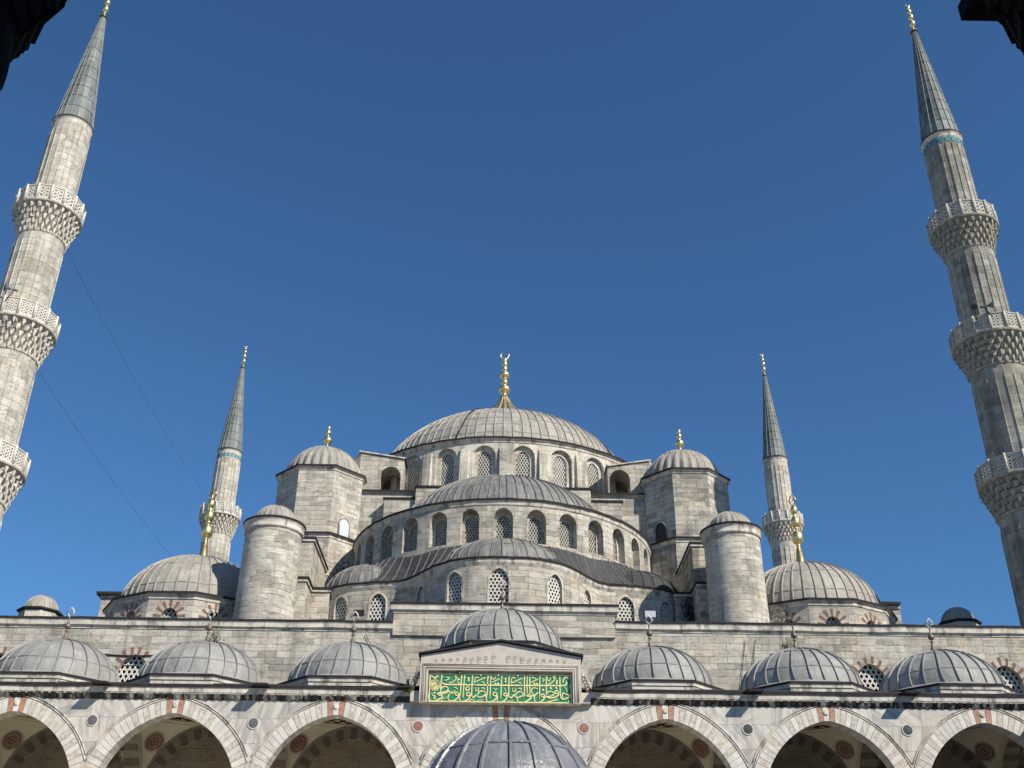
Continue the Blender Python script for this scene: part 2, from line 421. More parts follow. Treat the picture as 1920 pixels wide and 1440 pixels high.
def grille(u, w, sill, top, pitch, mp, d, parent, mat='grille', hole=.38, seg=10, pane=True, name='window'):
    """window part (dark pane) with a pierced plaster grille as its sub-part"""
    nx = max(3, int(math.ceil(2*w/pitch))+1); ry = pitch*.88; ny = int(math.ceil((top-sill)/ry))+1
    mb = MB()
    for j in range(ny):
        for i in range(nx+(j % 2)):
            cu = u+(i-(nx-1)/2-(.5 if j % 2 else 0))*pitch; cz = sill+(j+.35)*ry
            vs = []
            for k in range(seg):
                a = 2*pi*(k+.5)/seg; c, s = cos(a), sin(a); q = 1/max(abs(c), abs(s))
                vs.append(mp(cu+c*q*pitch/2, cz+s*q*ry/2, d))
            for dd in (d, d+.07):
                for k in range(seg):
                    a = 2*pi*(k+.5)/seg
                    vs.append(mp(cu+cos(a)*hole*pitch, cz+sin(a)*hole*pitch, dd))
            fs = [(k, (k+1) % seg, seg+(k+1) % seg, seg+k) for k in range(seg)]
            fs += [(seg+k, seg+(k+1) % seg, 2*seg+(k+1) % seg, 2*seg+k) for k in range(seg)]
            mb.add(vs, fs)
    c0 = mp(u, (sill+top)/2, d)
    pb = MB(); e = w+.12
    a, b = sill-.1, top+.1
    pb.quad(mp(u-e, a, d+.16), mp(u+e, a, d+.16), mp(u+e, b, d+.16), mp(u-e, b, d+.16))
    pb.quad(mp(u-e, a, d+.16), mp(u-e, b, d+.16), mp(u-e, b, d+.01), mp(u-e, a, d+.01))
    pb.quad(mp(u+e, a, d+.16), mp(u+e, b, d+.16), mp(u+e, b, d+.01), mp(u+e, a, d+.01))
    pb.quad(mp(u-e, b, d+.16), mp(u+e, b, d+.16), mp(u+e, b, d+.01), mp(u-e, b, d+.01))
    win = pb.build(name, 'dark', parent, tuple(c0))
    mb.build('grille', mat, win, tuple(c0))
    return win

def ellipse_prof(R, h, z0, n=18, tmax=pi/2-.012, p=1.0):
    return [(R*cos(tmax*i/n), z0+h*sin(tmax*i/n)) for i in range(n+1)]

def dome_mesh(R, h, z0, nseam, cx, cy, hs=(.33, .72), a0=0, a1=2*pi, seamw=.045, seamh=.06, flute=0, skirt=None, seg=None, kink=.0, seammi=0, prof=None, phase=0, vsc=.55):
    """lead dome with rolled seams; returns collector.  material 0 sheet, 1 seam"""
    mb = MB()
    prof = prof or ellipse_prof(R, h, z0)
    if skirt: prof = skirt+prof
    n = seg or nseam*(6 if flute else 2)
    rm = (lambda a, z: 1+flute*(abs(sin((a+phase)*nseam/2))-.6)*min(1, max(.0, (z0+h-z)/h*1.6))) if flute else None
    full = abs(a1-a0-2*pi) < 1e-6
    lathe(mb, prof, n, cx, cy, a0, a1, True, 0, rm, (nseam, vsc))
    rnd = random.Random(int(cx*13+cy*7+R*31+z0))
    for k in range(nseam+(0 if full else 1)):
        base = a0+(a1-a0)*k/nseam+rnd.uniform(-.08, .08)*(a1-a0)/nseam
        if flute: base = 2*pi*k/nseam-phase
        kk = rnd.uniform(.2, 1)*kink
        vs = []; N = len(prof)
        for i, (r, z) in enumerate(prof):
            if r < .35 and R > 2: continue
            low = max(0, 1-(z-prof[0][1])/(.35*h))
            a = base+kk*low*low
            i0, i1 = max(i-1, 0), min(i+1, N-1)
            tr, tz = prof[i1][0]-prof[i0][0], prof[i1][1]-prof[i0][1]; l = hypot(tr, tz) or 1
            nr, nz = tz/l, -tr/l
            if nr < 0 and nz < 0: nr, nz = -nr, -nz
            q = r*(rm(a, z) if rm else 1)
            c, s = cos(a), sin(a); wv = seamw*min(1, .35+r/R)
            for (t, hh) in ((-wv, -.01), (-wv*.6, seamh), (wv*.6, seamh), (wv, -.01)):
                rr = q+nr*hh
                vs.append((cx+rr*c-t*s, cy+rr*s+t*c, z+nz*hh))
        m = len(vs)//4
        fs = [(i*4+j, i*4+j+1, i*4+4+j+1, i*4+4+j) for i in range(m-1) for j in range(3)]
        mb.add(vs, fs, None, False, seammi)
    for h0 in hs:
        tt = math.asin(h0)
        r, z = R*cos(tt), z0+h*sin(tt)
        for k in range(nseam):
            aa, ab = a0+(a1-a0)*k/nseam, a0+(a1-a0)*(k+1)/nseam
            dz = rnd.uniform(-.03, .03)
            vs = []
            for a in (aa, (aa+ab)/2, ab):
                q = (rm(a, z) if rm else 1)
                for (o, zz) in ((-.0, -.05), (.03, -.03), (.03, .0), (-.0, .03)):
                    vs.append((cx+(r*q+o)*cos(a), cy+(r*q+o)*sin(a), z+zz+dz+.01))
            fs = [(i*4+j, i*4+4+j, i*4+4+j+1, i*4+j+1) for i in range(2) for j in range(3)]
            mb.add(vs, fs, None, False, seammi)
    return mb

def crescent(mb, cx, cy, z, r, mi=0, yaw=0):
    """open ring on a stem, thick at the bottom"""
    pts = []; rad = []
    for k in range(17):
        a = radians(-90-142+284*k/16)
        pts.append((cx+r*cos(a)*cos(yaw), cy+r*cos(a)*sin(yaw), z+r+r*sin(a)))
        rad.append(r*(.05+.17*sin(pi*k/16)))
    tube(mb, pts, rad, 6, mi)

def finial_mesh(z0, H, r, beads, cx, cy, fl=0, cres=True, cone=.22, fat=.42, foot=None):
    """alem: flaring foot, stacked balls, crescent"""
    mb = MB()
    prof = [(r*1.0, z0), (r*.98, z0+H*.01), (r*.62, z0+H*.05), (r*.36, z0+H*.11), (r*.22, z0+H*cone)]
    if foot: prof = foot
    top = z0+H*(.88 if cres else .93); s = prof[-1][1]; n = len(beads)
    tot = sum(beads); z = s
    for b in beads:
        seg = (top-s)*b/tot; rb = r*fat*b
        prof += [(r*.15, z+seg*.02), (r*.15, z+seg*.14), (rb*.45, z+seg*.17), (r*.15, z+seg*.20), (r*.16, z+seg*.24)]
        for k in range(1, 8):
            t = pi*k/8; prof.append((r*.14+(rb-r*.14)*sin(t), z+seg*(.62-.36*cos(t))))
        prof.append((r*.13, z+seg))
        z += seg
    prof += [(r*.09, top+H*.01), (.01, top+H*.03)]
    rm = (lambda a, zz: 1+.10*cos(a*16)*(1 if zz < s-.3 else 0)) if fl else None
    lathe(mb, prof, 64 if fl else 20, cx, cy, rmod=rm)
    if cres: crescent(mb, cx, cy, top, H*.048)
    return mb

# ------------------------------------------------------------------ courtyard ground
g = MB(); g.quad((-1500, -1500, GROUND), (1500, -1500, GROUND), (1500, 1500, GROUND), (-1500, 1500, GROUND))
o = g.build('ground', 'inner'); o['kind'] = 'structure'
g = MB(); g.quad((-27, 6, GROUND+.004), (27, 6, GROUND+.004), (27, 60, GROUND+.004), (-27, 60, GROUND+.004))
o = g.build('courtyard_paving', 'paving'); o['kind'] = 'structure'

# ================================================================== PRAYER HALL
hall = thing('prayer_hall', 'great domed grey stone prayer hall rising in tiers behind the portico', 'mosque', (0, 60, GROUND))
FY = 59.5; RZ = 18.25                           # facade plane, top of the side facade
LEADC = [(0, 0), (.30, .02), (.34, .06), (.34, .17), (.30, .20), (-.5, .28)]

# ---- facade wall
ff = lambda u, z, d: (u, FY+d, z)
ops = []
for x in (-27.6, -20.2, 20.4, 27.9): ops.append(dict(u=x, w=.86, sill=13.6, spring=15.25, rise=1.08, depth=.35))
mb = MB()
wall(mb, -34, 34, GROUND, RZ-.35, ops, ff, 2.0)
mb.quad((-6.1, FY-.15, RZ-.7), (6.35, FY-.15, RZ-.7), (6.35, FY-.15, 18.95), (-6.1, FY-.15, 18.95))
mb.quad((-6.1, FY+.0, RZ-.7), (-6.1, FY-.15, RZ-.7), (-6.1, FY-.15, 18.95), (-6.1, FY+.0, 18.95))
mb.quad((6.35, FY+.0, RZ-.7), (6.35, FY-.15, RZ-.7), (6.35, FY-.15, 18.95), (6.35, FY+.0, 18.95))
mb.quad((-6.1, FY-.15, RZ-.7), (6.35, FY-.15, RZ-.7), (6.35, FY, RZ-.7), (-6.1, FY, RZ-.7))
mb.build('facade_wall', 'stone', hall, (0, FY, 0))
# body behind
mb = MB(); mb.box(-34, 34, FY+.8, 114, GROUND, RZ-.25, 0, 1)
mb.build('lower_block', ['stone', 'lead_dark'], hall, (0, 70, 0))
for op in ops:
    grille(op['u'], op['w'], op['sill'], op['spring']+op['rise'], .285, ff, .35, hall, 'grille', .36)
    vb = MB(); f = pointed(op['w'], op['rise']); nv = 17
    for k in range(nv):
        if k % 2 == 0: continue
        th0, th1 = pi*(k+.12)/nv, pi*(k+.88)/nv; vs = []
        rn = random.Random(int(op['u']*10)+k); ex = rn.uniform(.34, .46)
        for th in (th0, th1):
            x = op['w']*cos(th); z = f(x)+.03; xo = (op['w']+ex)*cos(th); zo = z+ex*sin(th)
            for (xx, zz) in ((x, z), (xo, zo)): vs += [(op['u']+xx, FY-.012, op['spring']+zz), (op['u']+xx, FY+.05, op['spring']+zz)]
        vb.add(vs, [(0, 2, 6, 4), (0, 2, 3, 1), (4, 6, 7, 5), (2, 6, 7, 3), (0, 4, 5, 1)])
    vb.build('brick_arch', 'brick', hall, (op['u'], FY, 16))
# ---- facade cornice, stepped up in the middle
mb = MB()
def cor(z): return [(-.01, z-.56), (.04, z-.55), (.05, z-.46), (.13, z-.40), (.17, z-.38), (.18, z-.17), (.20, z-.13), (.21, z-.08), (.24, z-.08), (.25, z+.02), (.22, z+.05), (-.55, z+.10)]
CM = [0, 0, 0, 0, 0, 0, 0, 1, 1, 1, 1]
zc = RZ; 
sweep(mb, [(-34+27.9*k/24, FY) for k in range(25)], cor(RZ+.05), False, CM)
sweep(mb, [(6.35+27.65*k/24, FY) for k in range(25)], cor(RZ+.20), False, CM)
sweep(mb, [(-6.1, FY+1), (-6.1, FY-.15), (6.35, FY-.15), (6.35, FY+1)], cor(19.35), False, CM)
mb.build('cornice', ['trim', 'lead_edge'], hall, (0, FY, RZ))
mb = MB(); mb.box(-6.1, 6.35, FY+.02, FY+.82, RZ-.7, 19.3, 0, 1); mb.build('attic', ['stone', 'lead_dark'], hall, (0, FY, RZ))

# ---- exedra tier: a wall with a plan that waves in and out
half = [(0, 60.35), (1.75, 60.45), (3.0, 60.98), (4.05, 61.95), (4.75, 62.95), (5.35, 63.85), (5.9, 64.5), (6.55, 64.85), (7.4, 64.98), (8.3, 65.1), (9.5, 65.45), (10.4, 65.9), (11.1, 66.6), (11.4, 67.5)]
plan = [(-x, y) for x, y in half[:0:-1]]+half
def refine(pl, it=1):
    for _ in range(it):
        q = [pl[0]]
        for a, b in zip(pl, pl[1:]):
            q.append((.8*a[0]+.2*b[0], .8*a[1]+.2*b[1])); q.append((.2*a[0]+.8*b[0], .2*a[1]+.8*b[1]))
        q.append(pl[-1]); pl = q
    return pl
plan = refine(plan, 2)
cumx = [0]
for a, b in zip(plan, plan[1:]): cumx.append(cumx[-1]+hypot(b[0]-a[0], b[1]-a[1]))
UM = cumx[-1]/2
def plan_at(u):
    u = min(max(u+UM, 0), cumx[-1]-1e-6)
    for i in range(len(plan)-1):
        if u <= cumx[i+1]:
            t = (u-cumx[i])/(cumx[i+1]-cumx[i]); a, b = plan[i], plan[i+1]
            dx, dy = (b[0]-a[0]), (b[1]-a[1]); l = hypot(dx, dy)
            return a[0]+t*dx, a[1]+t*dy, -dy/l, dx/l
def fx(u, z, d):
    x, y, nx, ny = plan_at(u); return (x+nx*d, y+ny*d, z)
def u_of_x(x):
    best = min(range(len(plan)), key=lambda i: abs(plan[i][0]-x)); return cumx[best]-UM
XZ = 22.55
mb = MB(); ops = []
for x, w in ((0, .56), (-2.95, .5), (3.0, .5), (-5.05, .42), (5.1, .42), (-7.75, .5), (7.75, .5), (-10.15, .5), (10.3, .5)):
    ops.append(dict(u=u_of_x(x), w=w, sill=19.75, spring=21.15, rise=w*1.35, depth=.16, n=8))
wall(mb, -UM, UM, 17.6, XZ-.3, ops, fx, .25)
mb.build('exedra_wall', 'stone', hall, (0, 62, 20))
for op in ops:
    grille(op['u'], op['w'], op['sill'], op['spring']+op['rise'], .235, fx, .16, hall, 'grille', .37)
    # stone surround standing a little proud
    sb = MB(); f = pointed(op['w'], op['rise']); w = op['w']; N = 16
    pin = [(-w, op['sill'])]+[(-w*cos(pi*k/N), op['spring']+f(w*cos(pi*k/N))) for k in range(N+1)]+[(w, op['sill'])]
    pou = [(-w-.11, op['sill'])]+[(-(w+.11)*cos(pi*k/N), op['spring']+f(w*cos(pi*k/N))+.13*sin(pi*k/N)) for k in range(N+1)]+[(w+.11, op['sill'])]
    for k in range(len(pin)-1):
        A, B, Cc, D = pin[k], pin[k+1], pou[k+1], pou[k]
        q = [fx(op['u']+p[0], p[1], -.03) for p in (A, B, Cc, D)]; sb.quad(*q)
        sb.quad(fx(op['u']+D[0], D[1], -.03), fx(op['u']+Cc[0], Cc[1], -.03), fx(op['u']+Cc[0], Cc[1], .02), fx(op['u']+D[0], D[1], .02))
    sb.build('window_surround', 'trim', hall, tuple(fx(op['u'], 21, 0)))
mb = MB()
sweep(mb, plan, [(0, XZ-.5), (.05, XZ-.4), (.10, XZ-.3), (.13, XZ-.16), (.17, XZ-.12), (.19, XZ-.11), (.21, XZ-.0), (.16, XZ+.04), (-.4, XZ+.10)], False, [0, 0, 0, 0, 1, 1, 1, 1])
mb.build('exedra_cornice', ['trim', 'lead_edge'], hall, (0, 62, XZ))
# lead skirt from exedra cornice up to the foot of the second drum
C2 = (0, 74.4); R2 = 10.6
mb = MB(); N = 72; prev = None
for k in range(N+1):
    u = -UM+2*UM*k/N; x, y, nx, ny = plan_at(u)
    ang = atan2(x, C2[1]-y); ri = (R2*sin(ang), C2[1]-R2*cos(ang))
    row = []
    for j in range(5):
        t = j/4; row.append((x*(1-t)+ri[0]*t, (y+.05)*(1-t)+(ri[1]+.2)*t, XZ+.06+(24.85-XZ)*(t**1.25)))
    if prev:
        for j in range(4): mb.quad(prev[j], row[j], row[j+1], prev[j+1], ((k/2, j*.6), (k/2+.5, j*.6), (k/2+.5, j*.6+.6), (k/2, j*.6+.6)), True, 0)
        if k % 2 == 0:
            for j in range(4):
                a, b = Vector(row[j]), Vector(row[j+1]); dz = Vector((0, 0, .07)); sx = Vector((.03, 0, 0))
                mb.quad(a-sx, b-sx, b-sx+dz, a-sx+dz, None, False, 1); mb.quad(a-sx+dz, b-sx+dz, b+sx+dz, a+sx+dz, None, False, 1); mb.quad(a+sx, b+sx, b+sx+dz, a+sx+dz, None, False, 1)
    prev = row
mb.build('lead_skirt', ['lead_dark', 'dark_seam'], hall, (0, 64, XZ))
# exedra half domes
for (cx, cy, R, h, ns, mat) in ((0, 65.2, 4.3, 2.62, 36, 'lead_streak'), (-8.6, 68.4, 3.0, 2.1, 26, 'lead_streak'), (8.6, 68.4, 3.0, 1.9, 26, 'lead_dark')):
    mb = dome_mesh(R, h, XZ+.0, ns, cx, cy, (.5,), seamw=.04, seamh=.05)
    mb.build('exedra_dome', [mat], hall, (cx, cy, XZ))

# ---- second drum and half dome
D2 = 27.75
def f2(u, z, d): a = u/R2; r = R2-d; return (C2[0]+r*sin(a), C2[1]-r*cos(a), z)
mb = MB(); ops = []; step = radians(11.55)*R2
for k in range(-6, 7): ops.append(dict(u=k*step, w=.62, sill=24.85, spring=26.5, rise=.68, depth=.5, n=10))
wall(mb, -R2*pi/2, R2*pi/2, 23.0, D2-.35, ops, f2, .35)
inner = [dict(u=k*step, w=.44, sill=24.85, spring=26.35, rise=.48, depth=.10, n=8) for k in range(-6, 7)]
for o_ in inner:
    u = o_['u']; wall(mb, u-.66, u+.66, 24.7, 27.3, [o_], f2, .4, 0, d0=.5)
mb.build('half_dome_drum', 'stone', hall, (0, 66, 25))
for o_ in inner: grille(o_['u'], .44, 24.85, 26.9, .20, f2, .60, hall, 'grille_old', .39, 8)
cp = [(C2[0]+R2*sin(a), C2[1]-R2*cos(a)) for a in [radians(-95+190*k/80) for k in range(81)]]
mb = MB(); z = D2
sweep(mb, cp, [(0, z-.42), (.06, z-.36), (.10, z-.16), (.16, z-.11), (.19, z-.11), (.21, z+.01), (.16, z+.06), (-.8, z+.22)], False, [0, 0, 0, 1, 1, 1, 1])
mb.build('half_dome_cornice', ['trim', 'lead_edge'], hall, (0, 66, D2))
mb = dome_mesh(8.1, 5.45, D2+.0, 78, C2[0], C2[1], (.22, .5, .75), seamw=.045, seamh=.07, skirt=[(10.5, D2-.05), (8.6, D2+.05)])
mb.build('half_dome', ['lead_streak'], hall, (0, 74.4, D2))

# ---- great central block
BY = 74.0; BZ = 32.75
mb = MB(); mb.box(-13, 13, BY, 100, 18, BZ-.1, 0, 1)
mb.build('central_block', ['stone', 'lead_dark'], hall, (0, 87, 18))
mb = MB(); sweep(mb, [(-11.5, BY), (11.5, BY)], [(0, BZ-.3), (.08, BZ-.2), (.2, BZ-.12), (.24, BZ-.12), (.24, BZ), (-.4, BZ+.06)], False, [0, 0, 1, 1, 1]);
for s in (-1, 1):
    for (xa, xb, yy, zz) in ((8.7, 6.2, BY-.9, BZ-1.05), (6.4, 4.0, BY-1.3, BZ-.25)):
        x0, x1 = sorted((s*xa, s*xb)); mb.box(x0, x1, yy, BY-.01, zz-3, zz, 0, 1); mb.box(x0-.1, x1+.1, yy-.1, BY-.02, zz+.004, zz+.12, 1)
mb.build('block_coping', ['stone', 'lead_edge'], hall, (0, BY, BZ))

# ---- main drum
C1 = (0, 87); R1 = 13.3; Z1 = 37.15
def f1(u, z, d): a = u/R1; r = R1-d; return (C1[0]+r*sin(a), C1[1]-r*cos(a), z)
st = 2*pi*R1/28
mb = MB()
out_ops = [dict(u=(k+.5)*st, w=.88, sill=32.4, spring=35.65, rise=.9, depth=.30, n=10) for k in range(-8, 8)]
wall(mb, -R1*pi, R1*pi, 32.0, Z1-.3, out_ops, f1, .4, 0)
in_ops = [dict(u=o_['u'], w=.54, sill=32.85, spring=35.5, rise=.72, depth=.10, n=8) for o_ in out_ops]
for o_ in in_ops:
    u = o_['u']; wall(mb, u-.95, u+.95, 32.3, 36.8, [o_], f1, .5, 0, d0=.30)
mb.build('main_drum', 'drum', hall, (0, 75, 34))
for o_ in in_ops: grille(o_['u'], .54, 32.85, 36.25, .225, f1, .40, hall, 'grille', .40, 8)
# piers between the windows
for k in range(-8, 9):
    a = k*st/R1
    mb = MB(); pw = .36
    for sgn in (1,):
        prof_ = [(-pw, 13.25), (-pw*.9, 13.52), (pw*.9, 13.52), (pw, 13.25)]
        vs = []
        for (zz, q) in ((32.2, 1.012), (35.6, 1.0), (36.3, .992)):
            for (t, r) in prof_: r = r*q; vs.append((r*sin(a)+t*cos(a), 87-r*cos(a)+t*sin(a), zz))
        mb.add(vs, [(i*4+j, i*4+j+1, i*4+5+j, i*4+4+j) for i in range(2) for j in range(3)]+[(8, 9, 10, 11)])
    mb.build('drum_pier', 'drum', hall, (13.4*sin(a), 87-13.4*cos(a), 34))
cp = [(C1[0]+R1*sin(a), C1[1]-R1*cos(a)) for a in [2*pi*k/120 for k in range(120)]]
mb = MB(); z = Z1
sweep(mb, cp, [(0, z-.42), (.06, z-.38), (.10, z-.22), (.18, z-.15), (.24, z-.11), (.27, z-.11), (.29, z+.0), (.22, z+.06), (-.9, z+.25)], True, [0, 0, 0, 0, 1, 1, 1, 1])
mb.build('drum_cornice', ['trim', 'lead_edge'], hall, (0, 87, Z1))
mb = dome_mesh(11.1, 7.4, Z1+.2, 92, 0, 87, (.10, .22, .34, .46, .58, .69, .79, .88, .95), seamw=.05, seamh=.075, skirt=[(13.3, Z1+.05), (11.6, Z1+.16)])
md = mb.build('main_dome', ['lead_old'], hall, (0, 87, Z1))
# lead hood and sagging cable on the main dome
mb = finial_mesh(44.9, 8.2, 1.25, [1.0, .6, .88, .5, .52, .4], 0, 87, 1, True, .22, .43, [(2.3, 44.5), (1.6, 45.9), (1.02, 46.75), (.66, 47.3), (.42, 47.8), (.28, 48.2)])
mb.build('finial', 'gold', md, (0, 87, 43.5))
pts = []
for k in range(22):
    t = k/21; el = radians(88-80*t); az = radians(-3-20*t**.6-3*sin(t*5))
    pts.append((11.2*cos(el)*sin(az), 87-11.2*cos(el)*cos(az), Z1+.25+7.48*sin(el)))
cb = MB(); tube(cb, pts, .05, 5); tag(cb.build('lightning_cable', 'iron', None, (0, 80, 42)), 'dark cable snaking down the front of the main lead dome', 'cable')

# ---- flying buttress blocks beside the drum, each with an arched niche
for s in (-1, 1):
    mb = MB(); x0, x1 = (-10.9, -7.6) if s < 0 else (7.9, 11.1)
    y0, y1 = 74.6, 80; zt = 36.3 if s < 0 else 35.9
    uc = (x0+x1)/2+(.35 if s < 0 else -.35)
    fb = lambda u, z, d, y0=y0: (u, y0+d, z)
    hi = lambda u, s=s, x0=x0, x1=x1, zt=zt: zt-.55*((u-x0)/(x1-x0) if s < 0 else (x1-u)/(x1-x0))
    wall(mb, x0, x1, 31.9, zt, [dict(u=uc+(.35 if s < 0 else -.35), w=.78, sill=32.7, spring=34.2, rise=.85, depth=2.4, n=10)], fb, .5, 0, None, hi)
    lo = zt-.55
    ya, yb = (hi(x0), hi(x1))
    mb.quad((x0, y0, 31.9), (x0, y1, 31.9), (x0, y1, ya), (x0, y0, ya)); mb.quad((x1, y0, 31.9), (x1, y1, 31.9), (x1, y1, yb), (x1, y0, yb))
    mb.quad((x0-.12, y0-.12, ya+.01), (x1+.12, y0-.12, yb+.01), (x1+.12, y1, yb+.06), (x0-.12, y1, ya+.06), None, False, 1)
    mb.quad((x0-.12, y0-.12, ya-.1), (x1+.12, y0-.12, yb-.1), (x1+.12, y0-.12, yb+.01), (x0-.12, y0-.12, ya+.01), None, False, 2)
    mb.quad((x0, y0+2.4, 32), (x1, y0+2.4, 32), (x1, y0+2.4, yb), (x0, y0+2.4, ya), None, False, 3)  # niche back, mossy and also coloured dark for the recess shade
    xe = x0-1.3 if s < 0 else x1+1.3; xi = x0 if s < 0 else x1
    # sloping side wing
    a, b = sorted((xe, xi))
    mb.add([(xi, y0, 31.9), (xe, y0+.9, 31.9), (xe, y0+.9, zt-1.2), (xi, y0, max(ya, yb)), (xi, y1, max(ya, yb)), (xe, y1, zt-1.2)], [(0, 1, 2, 3), (3, 2, 5, 4)], None, False, [0, 1])
    mb.build('buttress', ['stone', 'lead_dark', 'trim', 'mossy_shaded'], hall, ((x0+x1)/2, y0, 33))

# ---- octagonal weight towers
def tower_dome(cx, cy, R, h, z0, nf, fl, mat='lead_old', ph=0):
    return dome_mesh(R, h, z0, nf, cx, cy, (), flute=fl, seamw=.05, seamh=.05, phase=ph)
for s in (-1, 1):
    cx, cy = s*13.62, 74.95; ap = 3.12; tz = 33.75+(.15 if s > 0 else 0)
    mb = MB(); mat = 'stone2' if s < 0 else 'stone_rough'
    oc = octagon(cx, cy, ap)
    prism(mb, oc, 27.5, tz-.25, 0, None, False)
    tw = mb.build('weight_tower', mat, hall, (cx, cy, 27))
    mb = MB(); sweep(mb, oc[::1], [(-.02, tz-.42), (.06, tz-.36), (.08, tz-.26), (.18, tz-.16), (.22, tz-.16), (.24, tz), (-.6, tz+.12), (-1.2, tz+.2)], True, [0, 0, 0, 0, 1, 1, 1])
    mb.build('tower_cornice', ['trim', 'lead_edge'], tw, (cx, cy, tz))
    mb = dome_mesh(2.85, 2.75, tz+.02, 28, cx, cy, (.35, .75), flute=.07, seamw=.045, seamh=.05)
    td = mb.build('tower_dome', 'lead_old', tw, (cx, cy, tz))
    finial_mesh(tz+2.6, 2.35, .66, [1.0, .62, .42], cx, cy, 0, False, .2, .5).build('finial', 'gold', hall, (cx, cy, tz+2.6))
    pl = octagon(cx, cy, ap+.36); mb = MB(); pz = 28.4
    prism(mb, pl, 17.5, pz-.2, 0, None, False)
    mb.build('tower_plinth', 'stone2' if s < 0 else 'stone_rough', hall, (cx, cy, 20))
    mb = MB(); sweep(mb, pl, [(-.02, pz-.45), (.05, pz-.38), (.06, pz-.25), (.14, pz-.16), (.18, pz-.16), (.2, pz-.03), (.12, pz+.02), (-.45, pz+.12)], True, [0, 0, 0, 0, 1, 1, 1])
    mb.build('plinth_cornice', ['trim', 'lead_edge'], hall, (cx, cy, pz))
    # small arched window on the facet turned to the axis
    a = radians(-45 if s < 0 else -135); nx, ny = cos(a), sin(a); tx, ty = -ny, nx
    wcx, wcy = cx+nx*(ap+.02), cy+ny*(ap+.02)
    fw = lambda u, z, d: (wcx+tx*u-nx*d, wcy+ty*u-ny*d, z)
    mb = MB(); f = pointed(.42, .5); N = 10
    if s < 0:
        pin = [(-.42, 28.5)]+[(-.42*cos(pi*k/N), 29.45+f(.42*cos(pi*k/N))) for k in range(N+1)]+[(.42, 28.5)]
        mb.add([fw(p[0], p[1], -.02) for p in pin], [tuple(range(len(pin)))])
        w_ = mb.build('white_window', 'white', hall, fw(0, 29, 0))
        fr = MB(); tube(fr, [fw(p[0]*1.14, p[1]+(.06 if p[1] > 29.4 else 0), -.04) for p in pin], .06, 5); fr.build('frame', 'trim', w_, fw(0, 29, 0))
    else:
        pin = [(-.4, 28.5)]+[(-.4*cos(pi*k/N), 29.4+f(.42*cos(pi*k/N))) for k in range(N+1)]+[(.4, 28.5)]
        mb.add([fw(p[0], p[1], -.02) for p in pin], [tuple(range(len(pin)))])
        w_ = mb.build('dark_window', 'dark', hall, fw(0, 29, 0))
        fr = MB(); tube(fr, [fw(p[0]*1.14, p[1]+(.06 if p[1] > 29.4 else 0), -.04) for p in pin], .06, 5); fr.build('frame', 'blackened', w_, fw(0, 29, 0))
    # stepped buttress walls running forward from the tower
    mb = MB(); e = .16
    def blk(xa, xb, ya, yb, z0, z1):
        x0, x1 = sorted((s*xa, s*xb)); mb.box(x0, x1, ya, yb, z0, z1, 0, 1); mb.box(x0-e, x1+e, ya-e, yb, z1+.004, z1+.13, 1); mb.box(x0-e*.6, x1+e*.6, ya-e*.6, yb, z1-.16, z1-.002, 2)
    blk(12.15, 14.9, 65.5, 71.4, 17.5, 25.55)
    blk(12.0, 12.75, 63.6, 65.49, 17.5, 22.2)
    blk(10.9, 12.13, 66.0, 72, 17.5, 22.35)
    mb.build('stepped_buttress', ['stone2' if s < 0 else 'stone_rough', 'lead_edge', 'trim'], hall, (s*12.5, 67, 20))
    # round stair turret
    tx0, ty0 = s*14.08, 62.5
    mb = MB(); tz = 25.2
    lathe(mb, [(1.80, 17.5), (1.74, 20), (1.70, 24.55)], 48, tx0, ty0, smooth=True)
    tr = mb.build('stair_turret', 'stone2', hall, (tx0, ty0, 18))
    mb = MB(); lathe(mb, [(1.70, 24.5), (1.80, 24.56), (1.82, 24.66), (1.78, 24.72), (1.80, 24.95), (1.88, 25.05), (1.90, 25.06), (1.92, 25.17), (1.86, 25.2), (1.3, 25.3)], 48, tx0, ty0, mi=[0, 0, 0, 0, 0, 1, 1, 1, 1])
    mb.build('turret_cornice', ['trim', 'lead_edge'], tr, (tx0, ty0, 25))
    mb = dome_mesh(1.36, 1.25, 25.22, 22, tx0, ty0, (), flute=.05, seamw=.03, seamh=.03)
    mb.build('turret_cap', 'lead_old', tr, (tx0, ty0, 25.2))
    # corner dome on its octagonal drum, square block behind
    cx, cy = s*19.5, 67.0; ap = 5.0; dz = 20.72+(.12 if s > 0 else 0)
    mb = MB(); oc = octagon(cx, cy, ap, 12)
    Ro = ap/cos(pi/12); side = 2*Ro*sin(pi/12)
    woff = []
    for k in range(12):
        am = radians(-90+30*(k-3)); nx, ny = cos(am), sin(am); tx_, ty_ = -ny, nx
        fo = lambda u, z, d, nx=nx, ny=ny, tx_=tx_, ty_=ty_: (cx+nx*(ap-d)+tx_*u, cy+ny*(ap-d)+ty_*u, z)
        opn = [dict(u=0, w=.50, sill=18.5, spring=19.2, rise=.60, depth=.3, n=8)] if k < 7 else []
        wall(mb, -side/2, side/2, 17.5, dz-.25, opn, fo, 2)
        if opn: woff.append((fo, opn[0]))
    dr = mb.build('corner_drum', 'stone', hall, (cx, cy, 18))
